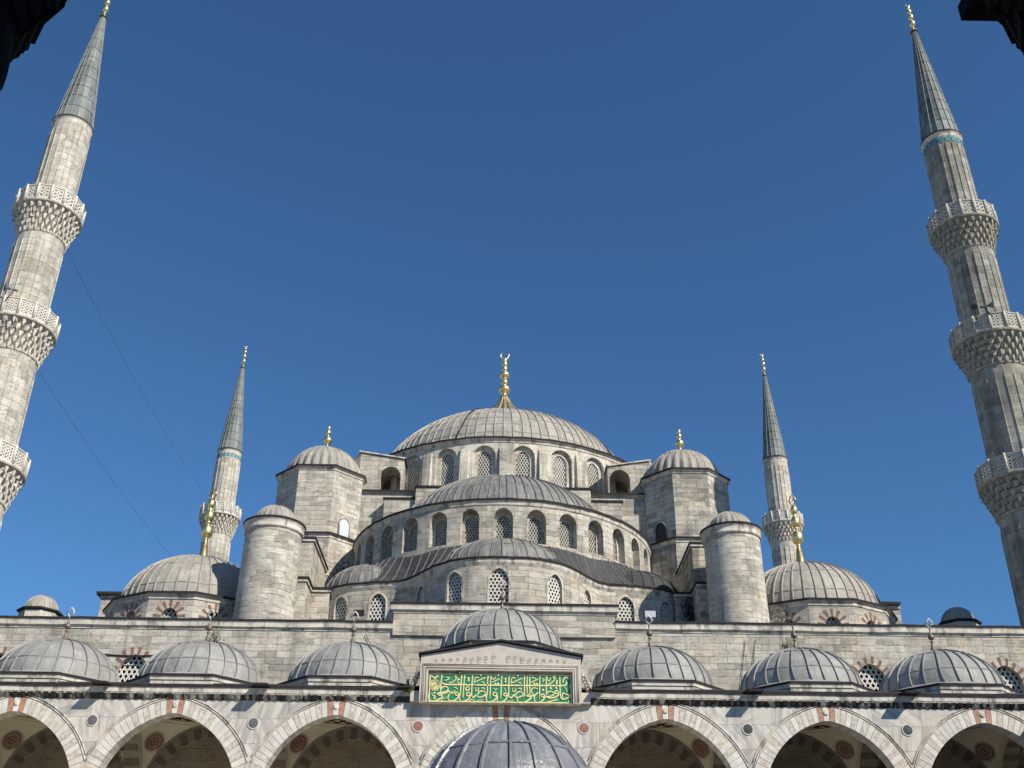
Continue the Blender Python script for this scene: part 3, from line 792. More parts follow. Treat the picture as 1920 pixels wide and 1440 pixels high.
    for fo, op in woff:
        grille(0, op['w'], op['sill'], op['spring']+op['rise'], .25, fo, .3, hall, 'grille', .38, 8)
        vb = MB(); f = pointed(op['w'], op['rise']); nv = 13
        for k in range(nv):
            if k % 2: continue
            vs = []
            for th in (pi*(k+.1)/nv, pi*(k+.9)/nv):
                x = op['w']*cos(th); z = f(x)+.02
                for q in (0, .45): vs += [fo(x+q*cos(th), op['spring']+z+q*sin(th), -.012), fo(x+q*cos(th), op['spring']+z+q*sin(th), .05)]
            vb.add(vs, [(0, 2, 6, 4), (0, 2, 3, 1), (4, 6, 7, 5), (2, 6, 7, 3), (0, 4, 5, 1)])
        vb.build('brick_arch', 'brick', hall, fo(0, 20.5, 0))
    mb = MB(); sweep(mb, oc, [(-.02, dz-.45), (.06, dz-.4), (.08, dz-.26), (.20, dz-.16), (.24, dz-.15), (.26, dz-.0), (-.5, dz+.1)], True, [0, 0, 0, 0, 1, 1])
    mb.build('corner_drum_cornice', ['trim', 'lead_edge'], dr, (cx, cy, dz))
    mb = dome_mesh(4.62, 3.8, dz-.0, 44, cx, cy, (.22, .62), seamw=.05, seamh=.065)
    cd = mb.build('corner_dome', ['lead_old'], hall, (cx, cy, dz))
    finial_mesh(dz+3.6, 4.85, .80, [1.0, .8, .62], cx, cy, 0, False, .30, .48).build('finial', 'gold', cd, (cx, cy, dz+3.2))
    lb = MB(); zt_ = dz+3.6+4.85*.93
    # leaf shaped open tip
    pts = [(cx, cy, zt_), (cx-.26, cy, zt_+.32), (cx-.2, cy, zt_+.52), (cx, cy, zt_+.85), (cx+.2, cy, zt_+.52), (cx+.26, cy, zt_+.32), (cx, cy, zt_)]
    tube(lb, pts, .045, 5); tube(lb, [(cx, cy, zt_-.1), (cx, cy, zt_+.5)], .03, 5); lb.build('finial_tip', 'gold', cd, (cx, cy, zt_))
    x0, x1 = sorted((s*26.65, s*14)); mb = MB(); mb.box(x0, x1, 70, 90, 17.5, 23.1, 0, 1); mb.box(x0-.3, x1, 69.7, 90, 23.104, 23.3, 2); mb.box(x0-.1, x1, 69.9, 90, 22.9, 23.1, 3)
    mb.build('side_block', ['stone', 'lead_dark', 'lead_edge', 'trim'], hall, (s*20, 75, 18))
    # little dome at the outer corner
    cx = -28.75 if s < 0 else 28.65
    sdz = 20.65
    mb = MB(); prism(mb, octagon(cx, 66, 1.12), 17.5, sdz, 0, None, False); sweep(mb, octagon(cx, 66, 1.12), [(0, sdz-.15), (.14, sdz-.1), (.16, sdz), (-.5, sdz+.08)], True, [1, 1, 1])
    sd = mb.build('small_drum', ['trim', 'lead_edge'], hall, (cx, 66, 18))
    dome_mesh(1.02, 1.02, sdz+.02, 18, cx, 66, (), seamw=.025, seamh=.03).build('small_dome', 'lead_old', sd, (cx, 66, sdz))

# ================================================================== MINARETS
ZR = 55.1
def build_minaret(loc, label, tiles):
    gr = '_grey' if tiles else ''  # right near minaret takes the stones with shade painted in
    mx, my = loc
    t = thing('minaret', label, 'minaret', (mx, my, GROUND), 'minarets of the mosque')
    secs = [(GROUND, 25.3, 2.12, 2.0), (27.2, 35.2, 1.80, 1.74), (37.1, 44.7, 1.57, 1.53), (46.6, ZR-.35, 1.40, 1.33)]
    NF = 20
    for (za, zb, ra, rb) in secs:
        mb = MB(); vs = []
        # flat facets with a thin raised roll on every arris
        def ring(r, z, roll):
            out = []
            for k in range(NF):
                a = 2*pi*k/NF; rr = r/cos(pi/NF)
                da = .028/r*1.3
                out += [(a-da, rr-.005), (a-da*.5, rr+roll), (a+da*.5, rr+roll), (a+da, rr-.005)]
            return [(mx+q*cos(a), my+q*sin(a), z) for a, q in out]
        zs = [za, za+.75, za+.76, zb-.95, zb-.6, zb]
        rolls = [0, 0, .045, .045, 0, 0]
        rows = []
        for z, ro in zip(zs, rolls):
            r = ra+(rb-ra)*(z-za)/(zb-za); rows.append(ring(r, z, ro))
        m = NF*4
        for i in range(len(rows)-1):
            vs = rows[i]+rows[i+1]; fs = []; us = []
            for k in range(m):
                k2 = (k+1) % m; fs.append((k, k2, m+k2, m+k)); u0 = (k//4)*2*pi*ra/NF+(k % 4)*.05
                u1 = u0+.05 if k % 4 != 3 else (k//4+1)*2*pi*ra/NF
                us.append(((u0, zs[i]), (u1, zs[i]), (u1, zs[i+1]), (u0, zs[i+1])))
            mb.add(vs, fs, us, False, 0)
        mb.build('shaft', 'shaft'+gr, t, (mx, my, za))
    # three balconies
    for (zp, rsh, rbt, rp) in ((28.0, 1.80, 2.0, 2.68), (37.92, 1.57, 1.74, 2.42), (47.3, 1.40, 1.53, 2.20)):
        zf = zp-.62                                 # balcony floor
        H = 1.95; z0 = zf-H; rows = 5
        mb = MB(); prof = [(rbt-.02, z0-.15), (rbt+.06, z0-.1), (rbt+.08, z0)]
        for i in range(rows):
            tt = (i+1)/rows; r = rbt+.05+(rp-.22-rbt)*(tt**1.25)
            prof += [(r-.24, z0+H*i/rows), (r-.16, z0+H*(i+.85)/rows), (r-.02, z0+H*(i+.97)/rows)]
        prof += [(rp-.05, zf-.05), (rp+.06, zf-.02), (rp+.1, zf+.08), (rp+.06, zf+.13), (rsh, zf+.14)]
        lathe(mb, prof, 48, mx, my, smooth=False)
        NT_ = 26; rnd = random.Random(5)
        for i in range(rows):
            R_ = rbt+.07+(rp-.12-rbt)*(((i+1)/rows)**1.15); Rp = rbt+.02+(rp-.12-rbt)*((i/rows)**1.15)-.14
            za_, zb_ = z0+H*i/rows, z0+H*(i+1)/rows+.005; off = pi/NT_*(i % 2); n2 = 2*NT_
            lo_, hi_, inn_ = [], [], []
            for k in range(n2):
                a = pi*k/NT_+off; ca, sa_ = cos(a), sin(a); jit = rnd.uniform(-.025, .025)
                rl = (R_-.02 if k % 2 == 0 else R_-.30)+jit; rh = (R_ if k % 2 == 0 else R_-.07)
                lo_.append((mx+rl*ca, my+rl*sa_, za_+(0 if k % 2 == 0 else .12))); hi_.append((mx+rh*ca, my+rh*sa_, zb_))
                inn_.append((mx+(Rp-.1)*ca, my+(Rp-.1)*sa_, za_+.10))
            vs = lo_+hi_+inn_; fs = []
            for k in range(n2):
                k2 = (k+1) % n2; fs += [(k, k2, n2+k2, n2+k), (2*n2+k, 2*n2+k2, k2, k)]
            mb.add(vs, fs)
            for k in range(0, n2, 2):                # hanging drops at the cusps
                a = pi*k/NT_+off; w = pi/NT_*R_*.30
                if rnd.random() < .12: continue
                def P(x, rad, z): return (mx+rad*cos(a)-x*sin(a), my+rad*sin(a)+x*cos(a), z)
                mb.add([P(-w, R_+.02, zb_-.10), P(w, R_+.02, zb_-.10), P(w, R_-.14, zb_-.10), P(-w, R_-.14, zb_-.10), P(-w*.7, R_, za_), P(w*.7, R_, za_), P(w*.7, R_-.12, za_), P(-w*.7, R_-.12, za_), P(0, R_-.05, za_-.15)],
                       [(0, 1, 5, 4), (1, 2, 6, 5), (3, 0, 4, 7), (4, 5, 8), (5, 6, 8), (6, 7, 8), (7, 4, 8), (0, 3, 2, 1)])
        # iron lamp pegs round the rim
        for k in range(24):
            a = 2*pi*(k+.5)/24
            for dz in (-.35, -.75): 
                r0 = rp-.15 if dz > -.5 else rp-.38
                tube(mb, [(mx+r0*cos(a), my+r0*sin(a), zf+dz), (mx+(r0+.22)*cos(a), my+(r0+.22)*sin(a), zf+dz-.02), (mx+(r0+.22)*cos(a), my+(r0+.22)*sin(a), zf+dz+.14)], .02, 4, 1)
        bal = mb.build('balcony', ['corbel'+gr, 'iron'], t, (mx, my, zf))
        # pierced parapet
        mb = MB(); NP = 16; h = 1.12; seg = 10
        for k in range(NP):
            a0_, a1_ = 2*pi*k/NP, 2*pi*(k+1)/NP
            A = Vector((mx+rp*cos(a0_), my+rp*sin(a0_), 0)); B = Vector((mx+rp*cos(a1_), my+rp*sin(a1_), 0))
            L = (B-A).length; tdir = (B-A)/L; nd = Vector((tdir.y, -tdir.x, 0))
            def Q(u, z, d): p = A+tdir*u-nd*d; return (p.x, p.y, zf+.13+z)
            fr_ = .10
            mb.quad(Q(0, 0, 0), Q(L, 0, 0), Q(L, fr_*1.6, 0), Q(0, fr_*1.6, 0)); mb.quad(Q(0, h-fr_, 0), Q(L, h-fr_, 0), Q(L, h, 0), Q(0, h, 0))
            nc = 3 if rp > 2.4 else 2; nr = 4 if rp > 2.4 else 3
            cw = (L-.16)/nc; ch = (h-fr_*2.6)/nr
            for d in (0, .10):
                mb.quad(Q(0, fr_*1.6, d), Q(.08, fr_*1.6, d), Q(.08, h-fr_, d), Q(0, h-fr_, d)); mb.quad(Q(L-.08, fr_*1.6, d), Q(L, fr_*1.6, d), Q(L, h-fr_, d), Q(L-.08, h-fr_, d))
            mb.quad(Q(0, 0, .1), Q(L, 0, .1), Q(L, fr_*1.6, .1), Q(0, fr_*1.6, .1)); mb.quad(Q(0, h-fr_, .1), Q(L, h-fr_, .1), Q(L, h, .1), Q(0, h, .1))
            hr = min(cw, ch)*.33
            for i in range(nc):
                for j in range(nr):
                    cu = .08+cw*(i+.5); cz = fr_*1.6+ch*(j+.5); vs = []
                    for d in (0, .10):
                        for q in range(seg):
                            an = 2*pi*(q+.5)/seg; c, s_ = cos(an), sin(an); e = 1/max(abs(c), abs(s_)); vs.append(Q(cu+c*e*cw/2, cz+s_*e*ch/2, d))
                        for q in range(seg):
                            an = 2*pi*(q+.5)/seg; vs.append(Q(cu+cos(an)*hr, cz+sin(an)*hr, d))
                    fs = []
                    for q in range(seg):
                        q2 = (q+1) % seg
                        fs += [(q, q2, seg+q2, seg+q), (2*seg+q, 2*seg+q2, 3*seg+q2, 3*seg+q), (seg+q, seg+q2, 3*seg+q2, 3*seg+q)]
                    mb.add(vs, fs)
            # coping and post
            mb.add([Q(0, h, -.05), Q(L, h, -.05), Q(L, h+.07, -.05), Q(0, h+.07, -.05), Q(L, h+.07, .15), Q(0, h+.07, .15), Q(L, h, .15), Q(0, h, .15)], [(0, 1, 2, 3), (3, 2, 4, 5), (5, 4, 6, 7), (0, 7, 6, 1)])
            c_, s_ = cos(a0_), sin(a0_)
            tube(mb, [(mx+(rp+.03)*c_, my+(rp+.03)*s_, zf+.12), (mx+(rp+.03)*c_, my+(rp+.03)*s_, zf+.12+h+.12)], .085, 6)
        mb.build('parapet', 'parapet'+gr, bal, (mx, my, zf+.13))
    # top ring, spire, finial
    mb = MB(); z = ZR
    lathe(mb, [(1.30, z-.6), (1.35, z-.42), (1.34, z-.36), (1.38, z-.2), (1.42, z-.12), (1.45, z-.1), (1.46, z+.02), (1.4, z+.08), (1.2, z+.1)], 40, mx, my, mi=[0, 0, 0, 0, 0, 1, 1, 1])
    cap = mb.build('spire_ring', ['trim', 'lead_edge'], t, (mx, my, z))
    mb = MB(); NS = 18; Hs = 11.45
    prof = [(1.38, z+.06)]+[(1.33-(1.33-.16)*k/12*(1+.0*k), z+.1+Hs*k/12) for k in range(13)]
    lathe(mb, prof, NS, mx, my, smooth=False, uvs=(NS, .8))
    for k in range(NS):
        a = 2*pi*k/NS; pts = [(mx+(r+.015)*cos(a), my+(r+.015)*sin(a), zz) for r, zz in prof]; tube(mb, pts, [.04-.022*i/len(pts) for i in range(len(pts))], 4, 1)
    for k in range(1, 10):
        zz = z+.1+Hs*k/10.5; r = 1.33-1.17*k/10.5+.01; tube(mb, [(mx+r*cos(2*pi*q/NS), my+r*sin(2*pi*q/NS), zz+random.uniform(-.02, .02)) for q in range(NS+1)], .02, 4, 2)
    sp = mb.build('spire', ['spire', 'lead_seam', 'lead_edge'], t, (mx, my, z))
    mb = finial_mesh(z+Hs+.05, 3.3, .30, [1.1, 1.0, .8, .6], mx, my, 0, True, .14, .72)
    mb.build('finial', 'gold', sp, (mx, my, z+Hs))
    if tiles:
        mb = MB()
        for k in range(NF):
            a = 2*pi*(k+.5)/NF; w = .15; r = 1.375
            def P(x, rad, zz): return (mx+rad*cos(a)-x*sin(a), my+rad*sin(a)+x*cos(a), zz)
            mb.add([P(-w, r, z-1.05), P(w, r, z-1.05), P(w, r, z-.66), P(0, r, z-.52), P(-w, r, z-.66)], [(0, 1, 2, 3, 4)])
        mb.build('tile_band', 'tile', t, (mx, my, z-.8))
    return t
near_l = build_minaret((-31.9, 60), 'tall sunlit minaret cut by the left edge, dark crown corner above it', False)
def place_copy(src, x, y, label):
    c = copy_tree(src); c.location = (x, y, GROUND); c['label'] = label; return c
far_r = place_copy(near_l, 31.9, 114.2, 'distant slender minaret right of the domes, shaft without blue tiles')
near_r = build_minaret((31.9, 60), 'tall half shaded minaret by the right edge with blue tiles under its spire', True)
far_l = place_copy(near_l, -31.9, 114.2, 'distant minaret left of the domes with turquoise tiles under its spire')
for ch in near_r.children:
    if ch.name.startswith('tile_band'):
        c = ch.copy(); C.objects.link(c); c.parent = far_l

# ================================================================== PORTICO
port = thing('portico', 'marble arcade of pointed arches under a row of lead domes, before the prayer hall', 'portico', (0, 52, GROUND))
PY = 52.0; PB = 59.45; CZ = 12.75
bays = [-30.2, -22.8, -15.36, -7.8, -.02, 7.74, 15.36, 22.8, 30.2]
SPR = 7.6; AW = 3.33; AH = 3.94
def fp(u, z, d): return (u, PY+d, z)
mb = MB()
ops = [dict(u=x, w=AW, sill=SPR-1.4, spring=SPR, rise=AH-(.1 if abs(x) < 1 else 0), depth=.8, n=24) for x in bays]
wall(mb, -34, 34, SPR-1.4, 12.3, ops, fp, 2.0)
mb.quad((-34, PY+.8, SPR-1.4), (34, PY+.8, SPR-1.4), (34, PY+.8, SPR-1.39), (-34, PY+.8, SPR-1.39))
wall(mb, -34, 34, SPR-1.4, 12.9, ops, lambda u, z, d: (u, PY+.8-d*.001, z), 2.0)
mb.build('arcade_wall', 'marble', port, (0, PY, 8))
# arch rings of alternating voussoirs, moulding above, keystone rosette
def arch_pts(w, h, n):
    f = pointed(w, h); raw = [(w*cos(pi*k/400), f(w*cos(pi*k/400))) for k in range(401)]
    cum = [0]
    for a, b in zip(raw, raw[1:]): cum.append(cum[-1]+hypot(b[0]-a[0], b[1]-a[1]))
    out = []
    for i in range(n+1):
        t = cum[-1]*i/n; j = min(range(len(cum)), key=lambda q: abs(cum[q]-t)); out.append(raw[j])
    return out
for bi, x in enumerate(bays):
    h = ops[bi]['rise']; n = 45
    inn = arch_pts(AW-.012, h-.012, n); ou = arch_pts(AW+.63, h+.66, n)
    mb = MB(); rnd = random.Random(bi+3)
    for k in range(n):
        a, b = inn[k], inn[k+1]; c, d = ou[k+1], ou[k]
        mid = n//2
        if k == mid: mi = 0
        elif abs(k-mid) == 1: mi = 2
        else: mi = (k % 2) if rnd.random() > .12 else 0
        g_ = .012; pr = -.03-(rnd.uniform(0, .008))
        def sh(p, q, t): return (p[0]+(q[0]-p[0])*t, p[1]+(q[1]-p[1])*t)
        a2, b2 = sh(a, b, g_*3), sh(b, a, g_*3); d2, c2 = sh(d, c, g_*3), sh(c, d, g_*3)
        F = [(x+p[0], PY+pr, SPR+p[1]) for p in (a2, b2, c2, d2)]
        B = [(x+p[0], PY+.01, SPR+p[1]) for p in (a2, b2, c2, d2)]
        mb.add(F+B, [(0, 1, 2, 3), (0, 4, 5, 1), (1, 5, 6, 2), (2, 6, 7, 3), (3, 7, 4, 0)], None, False, mi)
        # soffit
        mb.quad((x+a2[0], PY+pr, SPR+a2[1]), (x+b2[0], PY+pr, SPR+b2[1]), (x+b2[0], PY+.8, SPR+b2[1]), (x+a2[0], PY+.8, SPR+a2[1]), None, False, k % 2)
    ring = mb.build('arch', ['v_white', 'v_pink', 'v_red'], port, (x, PY, SPR+3))
    mb = MB()
    for (off, rad, pr) in ((.70, .035, -.05), (.80, .03, -.06)):
        pp = arch_pts(AW+off, h+off+.02, 60)
        tube(mb, [(x+p[0], PY+pr+.03, SPR+p[1]) for p in pp if p[1] > .9 and abs(p[0]) < 3.72], rad, 6, 0)
    mb.build('arch_moulding', 'trim', port, (x, PY, SPR+3))
    mb = MB(); zz = SPR+h+.33
    for k in range(1):
        lathe_pts = [(.10, 0), (.08, .04), (.04, .05), (.001, .03)]
    m2 = MB()
    for (r, dpt) in ((.13, .0),):
        vs = [(x+r*cos(2*pi*q/14), PY-.05, zz+r*sin(2*pi*q/14)) for q in range(14)]+[(x+r*.6*cos(2*pi*q/14), PY-.09, zz+r*.6*sin(2*pi*q/14)) for q in range(14)]
        m2.add(vs, [(q, (q+1) % 14, 14+(q+1) % 14, 14+q) for q in range(14)]+[tuple(range(14, 28))])
    m2.build('rosette', 'corbel', ring, (x, PY, zz))
# roundels between the arches
for x, mt in ((-26.5, 'grey_disc'), (-19.12, 'grey_disc'), (-11.6, 'grey_disc'), (-3.9, 'red_disc'), (3.88, 'red_disc'), (11.58, 'black_disc'), (19.12, 'black_disc'), (26.5, 'black_disc')):
    z = 11.02+abs(x)*.006; mb = MB(); N = 28
    for (r0, r1, y, mi) in ((.27, .23, -.035, 0), (.23, .001, -.03, 1)):
        vs = [(x+r0*cos(2*pi*q/N), PY+y, z+r0*sin(2*pi*q/N)) for q in range(N)]+[(x+r1*cos(2*pi*q/N), PY+y-(.0 if mi == 0 else .012), z+r1*sin(2*pi*q/N)) for q in range(N)]
        mb.add(vs, [(q, (q+1) % N, N+(q+1) % N, N+q) for q in range(N)], None, False, mi)
    vs = [(x+.27*cos(2*pi*q/N), PY-.035, z+.27*sin(2*pi*q/N)) for q in range(N)]+[(x+.27*cos(2*pi*q/N), PY+.01, z+.27*sin(2*pi*q/N)) for q in range(N)]
    mb.add(vs, [(q, (q+1) % N, N+(q+1) % N, N+q) for q in range(N)])
    mb.build('roundel', ['v_white', mt], port, (x, PY, z))
# cornice
for (xa, xb) in ((-34, -4.25), (4.15, 34)):
    mb = MB(); z = CZ
    prof = [(0, z-.62), (.03, z-.60), (.08, z-.50), (.17, z-.40), (.22, z-.385), (.225, z-.33), (.25, z-.32), (.26, z-.14), (.27, z-.13), (.28, z-.10), (.31, z-.10), (.32, z+.03), (.28, z+.06), (-.6, z+.2)]
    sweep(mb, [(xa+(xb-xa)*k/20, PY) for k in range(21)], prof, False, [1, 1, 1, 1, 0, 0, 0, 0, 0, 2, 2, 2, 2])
    # little arched dentils in the blackened hollow
    L = xb-xa; n = int(L/.36)
    for k in range(n):
        xx = xa+(k+.5)*L/n; w = L/n*.34
        mb.add([(xx-w, PY-.17, z-.37), (xx+w, PY-.17, z-.37), (xx+w, PY-.06, z-.56), (xx-w, PY-.06, z-.56), (xx-w, PY-.235, z-.372), (xx+w, PY-.235, z-.372), (xx+w*.3, PY-.11, z-.57), (xx-w*.3, PY-.11, z-.57)],
               [(4, 5, 6, 7), (0, 4, 7, 3), (5, 1, 2, 6), (7, 6, 2, 3)], None, False, 1)
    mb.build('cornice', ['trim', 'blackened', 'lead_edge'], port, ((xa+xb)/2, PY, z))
# roof slab
mb = MB(); mb.box(-34, 34, PY+.3, PB, 12.905, 13.0, 0); mb.build('roof', 'lead_dark', port, (0, 55, 12.9))
# lead spouts
for x in (-26.4, -18.85, -11.35, -4.6, 4.6, 11.95, 19.35, 26.6):
    mb = MB(); w = .36 if abs(x) > 6 else .27; y0 = PY-.95 if abs(x) > 6 else PY-.75
    vs = [(x-w*1.3, PY+.2, CZ+.09), (x+w*1.3, PY+.2, CZ+.09), (x+w, y0, CZ+.0), (x-w, y0, CZ+.0), (x-w*1.3, PY+.2, CZ+.02), (x+w*1.3, PY+.2, CZ+.02), (x+w, y0, CZ-.09), (x-w, y0, CZ-.09)]
    mb.add(vs, [(0, 1, 2, 3), (4, 7, 6, 5), (3, 2, 6, 7), (0, 3, 7, 4), (1, 5, 6, 2)]); mb.build('spout', 'lead_edge', port, (x, PY-.6, CZ))
# domes of the portico
for bi, x in enumerate(bays):
    cen = abs(x) < 1; xd = {-22.8: -22.75, 22.8: 22.6}.get(x, x); cy = 55.8
    ap = 3.55 if not cen else 3.7; zr = 13.38 if not cen else 15.15; R = 3.05 if not cen else 3.2; h = 2.22 if not cen else 2.3
    oc = octagon(xd, cy, ap)
    mb = MB(); prism(mb, oc, 12.95, zr-.15, 0, None, False)
    sweep(mb, oc, [(-.02, zr-.30), (.05, zr-.25), (.06, zr-.12), (.09, zr-.10), (.11, zr-.085), (.12, zr-.01), (.09, zr+.02), (-.05, zr+.05)], True, [1, 1, 1, 1, 2, 2, 2])
    base = mb.build('dome_base', ['stained_base', 'trim', 'lead_edge'], port, (xd, cy, 13))
    # eight sided foot flowing into a round dome
    mb = MB(); n = 26
    foot = MB(); NN = 96; rows = []
    Ro = (ap+.12)
    for j in range(5):
        t = j/4; row = []
        for q in range(NN):
            a = 2*pi*q/NN; am = ((a+pi/8) % (pi/4))-pi/8; ro = Ro/cos(am)
            r = ro*(1-t)+R*t; row.append((xd+r*cos(a), cy+r*sin(a), zr+.03+(.26)*t*t))
        rows.append(row)
    for j in range(4):
        for q in range(NN):
            q2 = (q+1) % NN; mb.quad(rows[j][q], rows[j][q2], rows[j+1][q2], rows[j+1][q], ((q*n/NN, 0), ((q+1)*n/NN, 0), ((q+1)*n/NN, .3), (q*n/NN, .3)), True, 0)
    dm = dome_mesh(R, h, zr+.28, n, xd, cy, (.33, .80), seamw=.03, seamh=.075, kink=.05 if x > -1 else -.05, seammi=1, seg=78)
    o_ = len(mb.v); mb.v += dm.v; mb.f += [[i+o_ for i in f] for f in dm.f]; mb.uv += dm.uv; mb.sm += dm.sm; mb.mi += dm.mi
    dome = mb.build('dome', ['lead_new', 'lead_seam'], port, (xd, cy, zr))
    z0 = zr+.25+h
    fb = MB()
    Hf = 1.75
    prof = [(.36, z0-.06), (.34, z0+.02), (.20, z0+.16), (.10, z0+.34), (.06, z0+.5), (.05, z0+.6), (.11, z0+.64), (.05, z0+.68), (.05, z0+.74)]
    for k in range(1, 8): prof.append((.04+.125*sin(pi*k/8), z0+.74+.30*(1-cos(pi*k/8))/2))
    prof += [(.05, z0+1.05), (.08, z0+1.1), (.045, z0+1.14), (.04, z0+1.32), (.06, z0+1.36), (.02, z0+1.4)]
    lathe(fb, prof, 16, xd, cy, mi=0)
    # open diamond tip
    s_ = .19; zz = z0+1.38
    lean = (-.04, .03, 0, .02, 0, 0, -.03, .05, 0)[bi]
    if bi != 6:
        tube(fb, [(xd, cy, zz), (xd-s_, cy, zz+.24), (xd-s_*.6+lean, cy, zz+.36), (xd+lean, cy, zz+.5), (xd+s_*.6+lean, cy, zz+.36), (xd+s_, cy, zz+.24), (xd, cy, zz)], .048, 5, 1)
    fb.build('finial', ['bronze', 'parapet'], dome, (xd, cy, z0))
# pediment with the recessed inscription
mb = MB(); PX0, PX1 = -3.88, 3.76; yf = 51.45; xm = (PX0+PX1)/2; pw = (PX1-PX0)/2
IX0, IX1, IZ0, IZ1 = -3.50, 3.36, 12.06, 13.56
def Qp(x, z, y=yf): return (x, y, z)
zt = lambda x: 15.0-.66*abs(x-xm)/pw
mb.quad(Qp(PX0, 12.05), Qp(IX0, 12.05), Qp(IX0, IZ1), Qp(PX0, IZ1)); mb.quad(Qp(IX1, 12.05), Qp(PX1, 12.05), Qp(PX1, IZ1), Qp(IX1, IZ1))
for a, b in ((PX0, xm), (xm, PX1)):
    mb.quad(Qp(a, IZ1), Qp(b, IZ1), Qp(b, zt(b)-.1), Qp(a, zt(a)-.1))
mb.quad((IX0, yf, IZ1), (IX1, yf, IZ1), (IX1, 51.75, IZ1), (IX0, 51.75, IZ1), None, False, 1)
mb.quad((IX0, yf, IZ0), (IX0, 51.75, IZ0), (IX0, 51.75, IZ1), (IX0, yf, IZ1), None, False, 0); mb.quad((IX1, yf, IZ0), (IX1, 51.75, IZ0), (IX1, 51.75, IZ1), (IX1, yf, IZ1), None, False, 0)
mb.quad((PX0, yf, 12.05), (PX1, yf, 12.05), (PX1, 52, 12.05), (PX0, 52, 12.05), None, False, 1)
for xx in (PX0, PX1): mb.quad((xx, yf, 12.05), (xx, 57, 12.05), (xx, 57, zt(xx)-.1), (xx, yf, zt(xx)-.1))
mb.quad((IX0, 51.75, IZ0), (IX1, 51.75, IZ0), (IX1, 51.75, IZ1), (IX0, 51.75, IZ1), None, False, 1)
ped = mb.build('pediment', ['carved', 'corbel'], port, (xm, yf, 13))
mb = MB()
for (off, rad) in ((.10, .03), (.2, .022), (.27, .03)):   # nested frame mouldings
    tube(mb, [(IX0-off, yf-.01, 12.1), (IX0-off, yf-.01, IZ1+off), (IX1+off, yf-.01, IZ1+off), (IX1+off, yf-.01, 12.1)], rad, 5)
rnd = random.Random(11)
for s in (-1, 1):                                   # low relief foliage scrolls in the gable
    for k in range(9):
        cxk = xm+s*(.35+k*.34); r = .13*(1-.05*k); zc_ = 13.98+.28*(1-k/9)*.6
        tube(mb, [(cxk+r*(1-q/26)*cos(q*.55+k), yf-.008, zc_+r*(1-q/26)*sin(q*.55+k)) for q in range(20)], .014, 4)
        tube(mb, [(cxk-.12, yf-.006, zc_-.16), (cxk, yf-.008, zc_-.22), (cxk+.14, yf-.006, zc_-.15)], .013, 4)
mb.build('frame_moulding', 'carved', ped, (xm, yf, 13.5))
mb = MB()
for a, b in ((PX0-.12, xm), (xm, PX1+.12)):
    za, zb = zt(max(PX0, min(PX1, a)))-(.02 if a < PX0 else 0), zt(min(PX1, b))
    if b > PX1: zb -= .02
    vs = [(a, yf-.16, za-.05), (b, yf-.16, zb-.05), (b, yf-.16, zb+.03), (a, yf-.16, za+.03), (a, 57, za+.06), (b, 57, zb+.06), (a, 57, za-.1), (b, 57, zb-.1)]
    mb.add(vs, [(0, 1, 2, 3), (3, 2, 5, 4), (0, 6, 7, 1), (0, 3, 4, 6), (1, 2, 5, 7)])
mb.build('gable_roof', 'lead_edge', ped, (xm, yf, 14.5))
# side scrolls where the cornice meets the pediment frame
for s, xx in ((-1, PX0-.02), (1, PX1+.02)):
    mb = MB(); x2 = xx+s*.42; a, b = sorted((xx, x2)); mb.box(a, b, yf+.25, 52, 12.13, 12.62, 0)
    tube(mb, [(xx+s*(.05+.3*q/12), yf+.45, 13.5-.75*q/12+.07*sin(q*1.4)) for q in range(13)], .10, 6, 0)
    for q in range(5): tube(mb, [(xx+s*(.1+.07*q), yf+.35, 13.4-.16*q), (xx+s*(.22+.07*q), yf+.35, 13.45-.16*q), (xx+s*(.25+.07*q), yf+.35, 13.3-.16*q)], .045, 5, 0)
    mb.build('scroll_bracket', 'carved', ped, (xx, 51.6, 12.8))

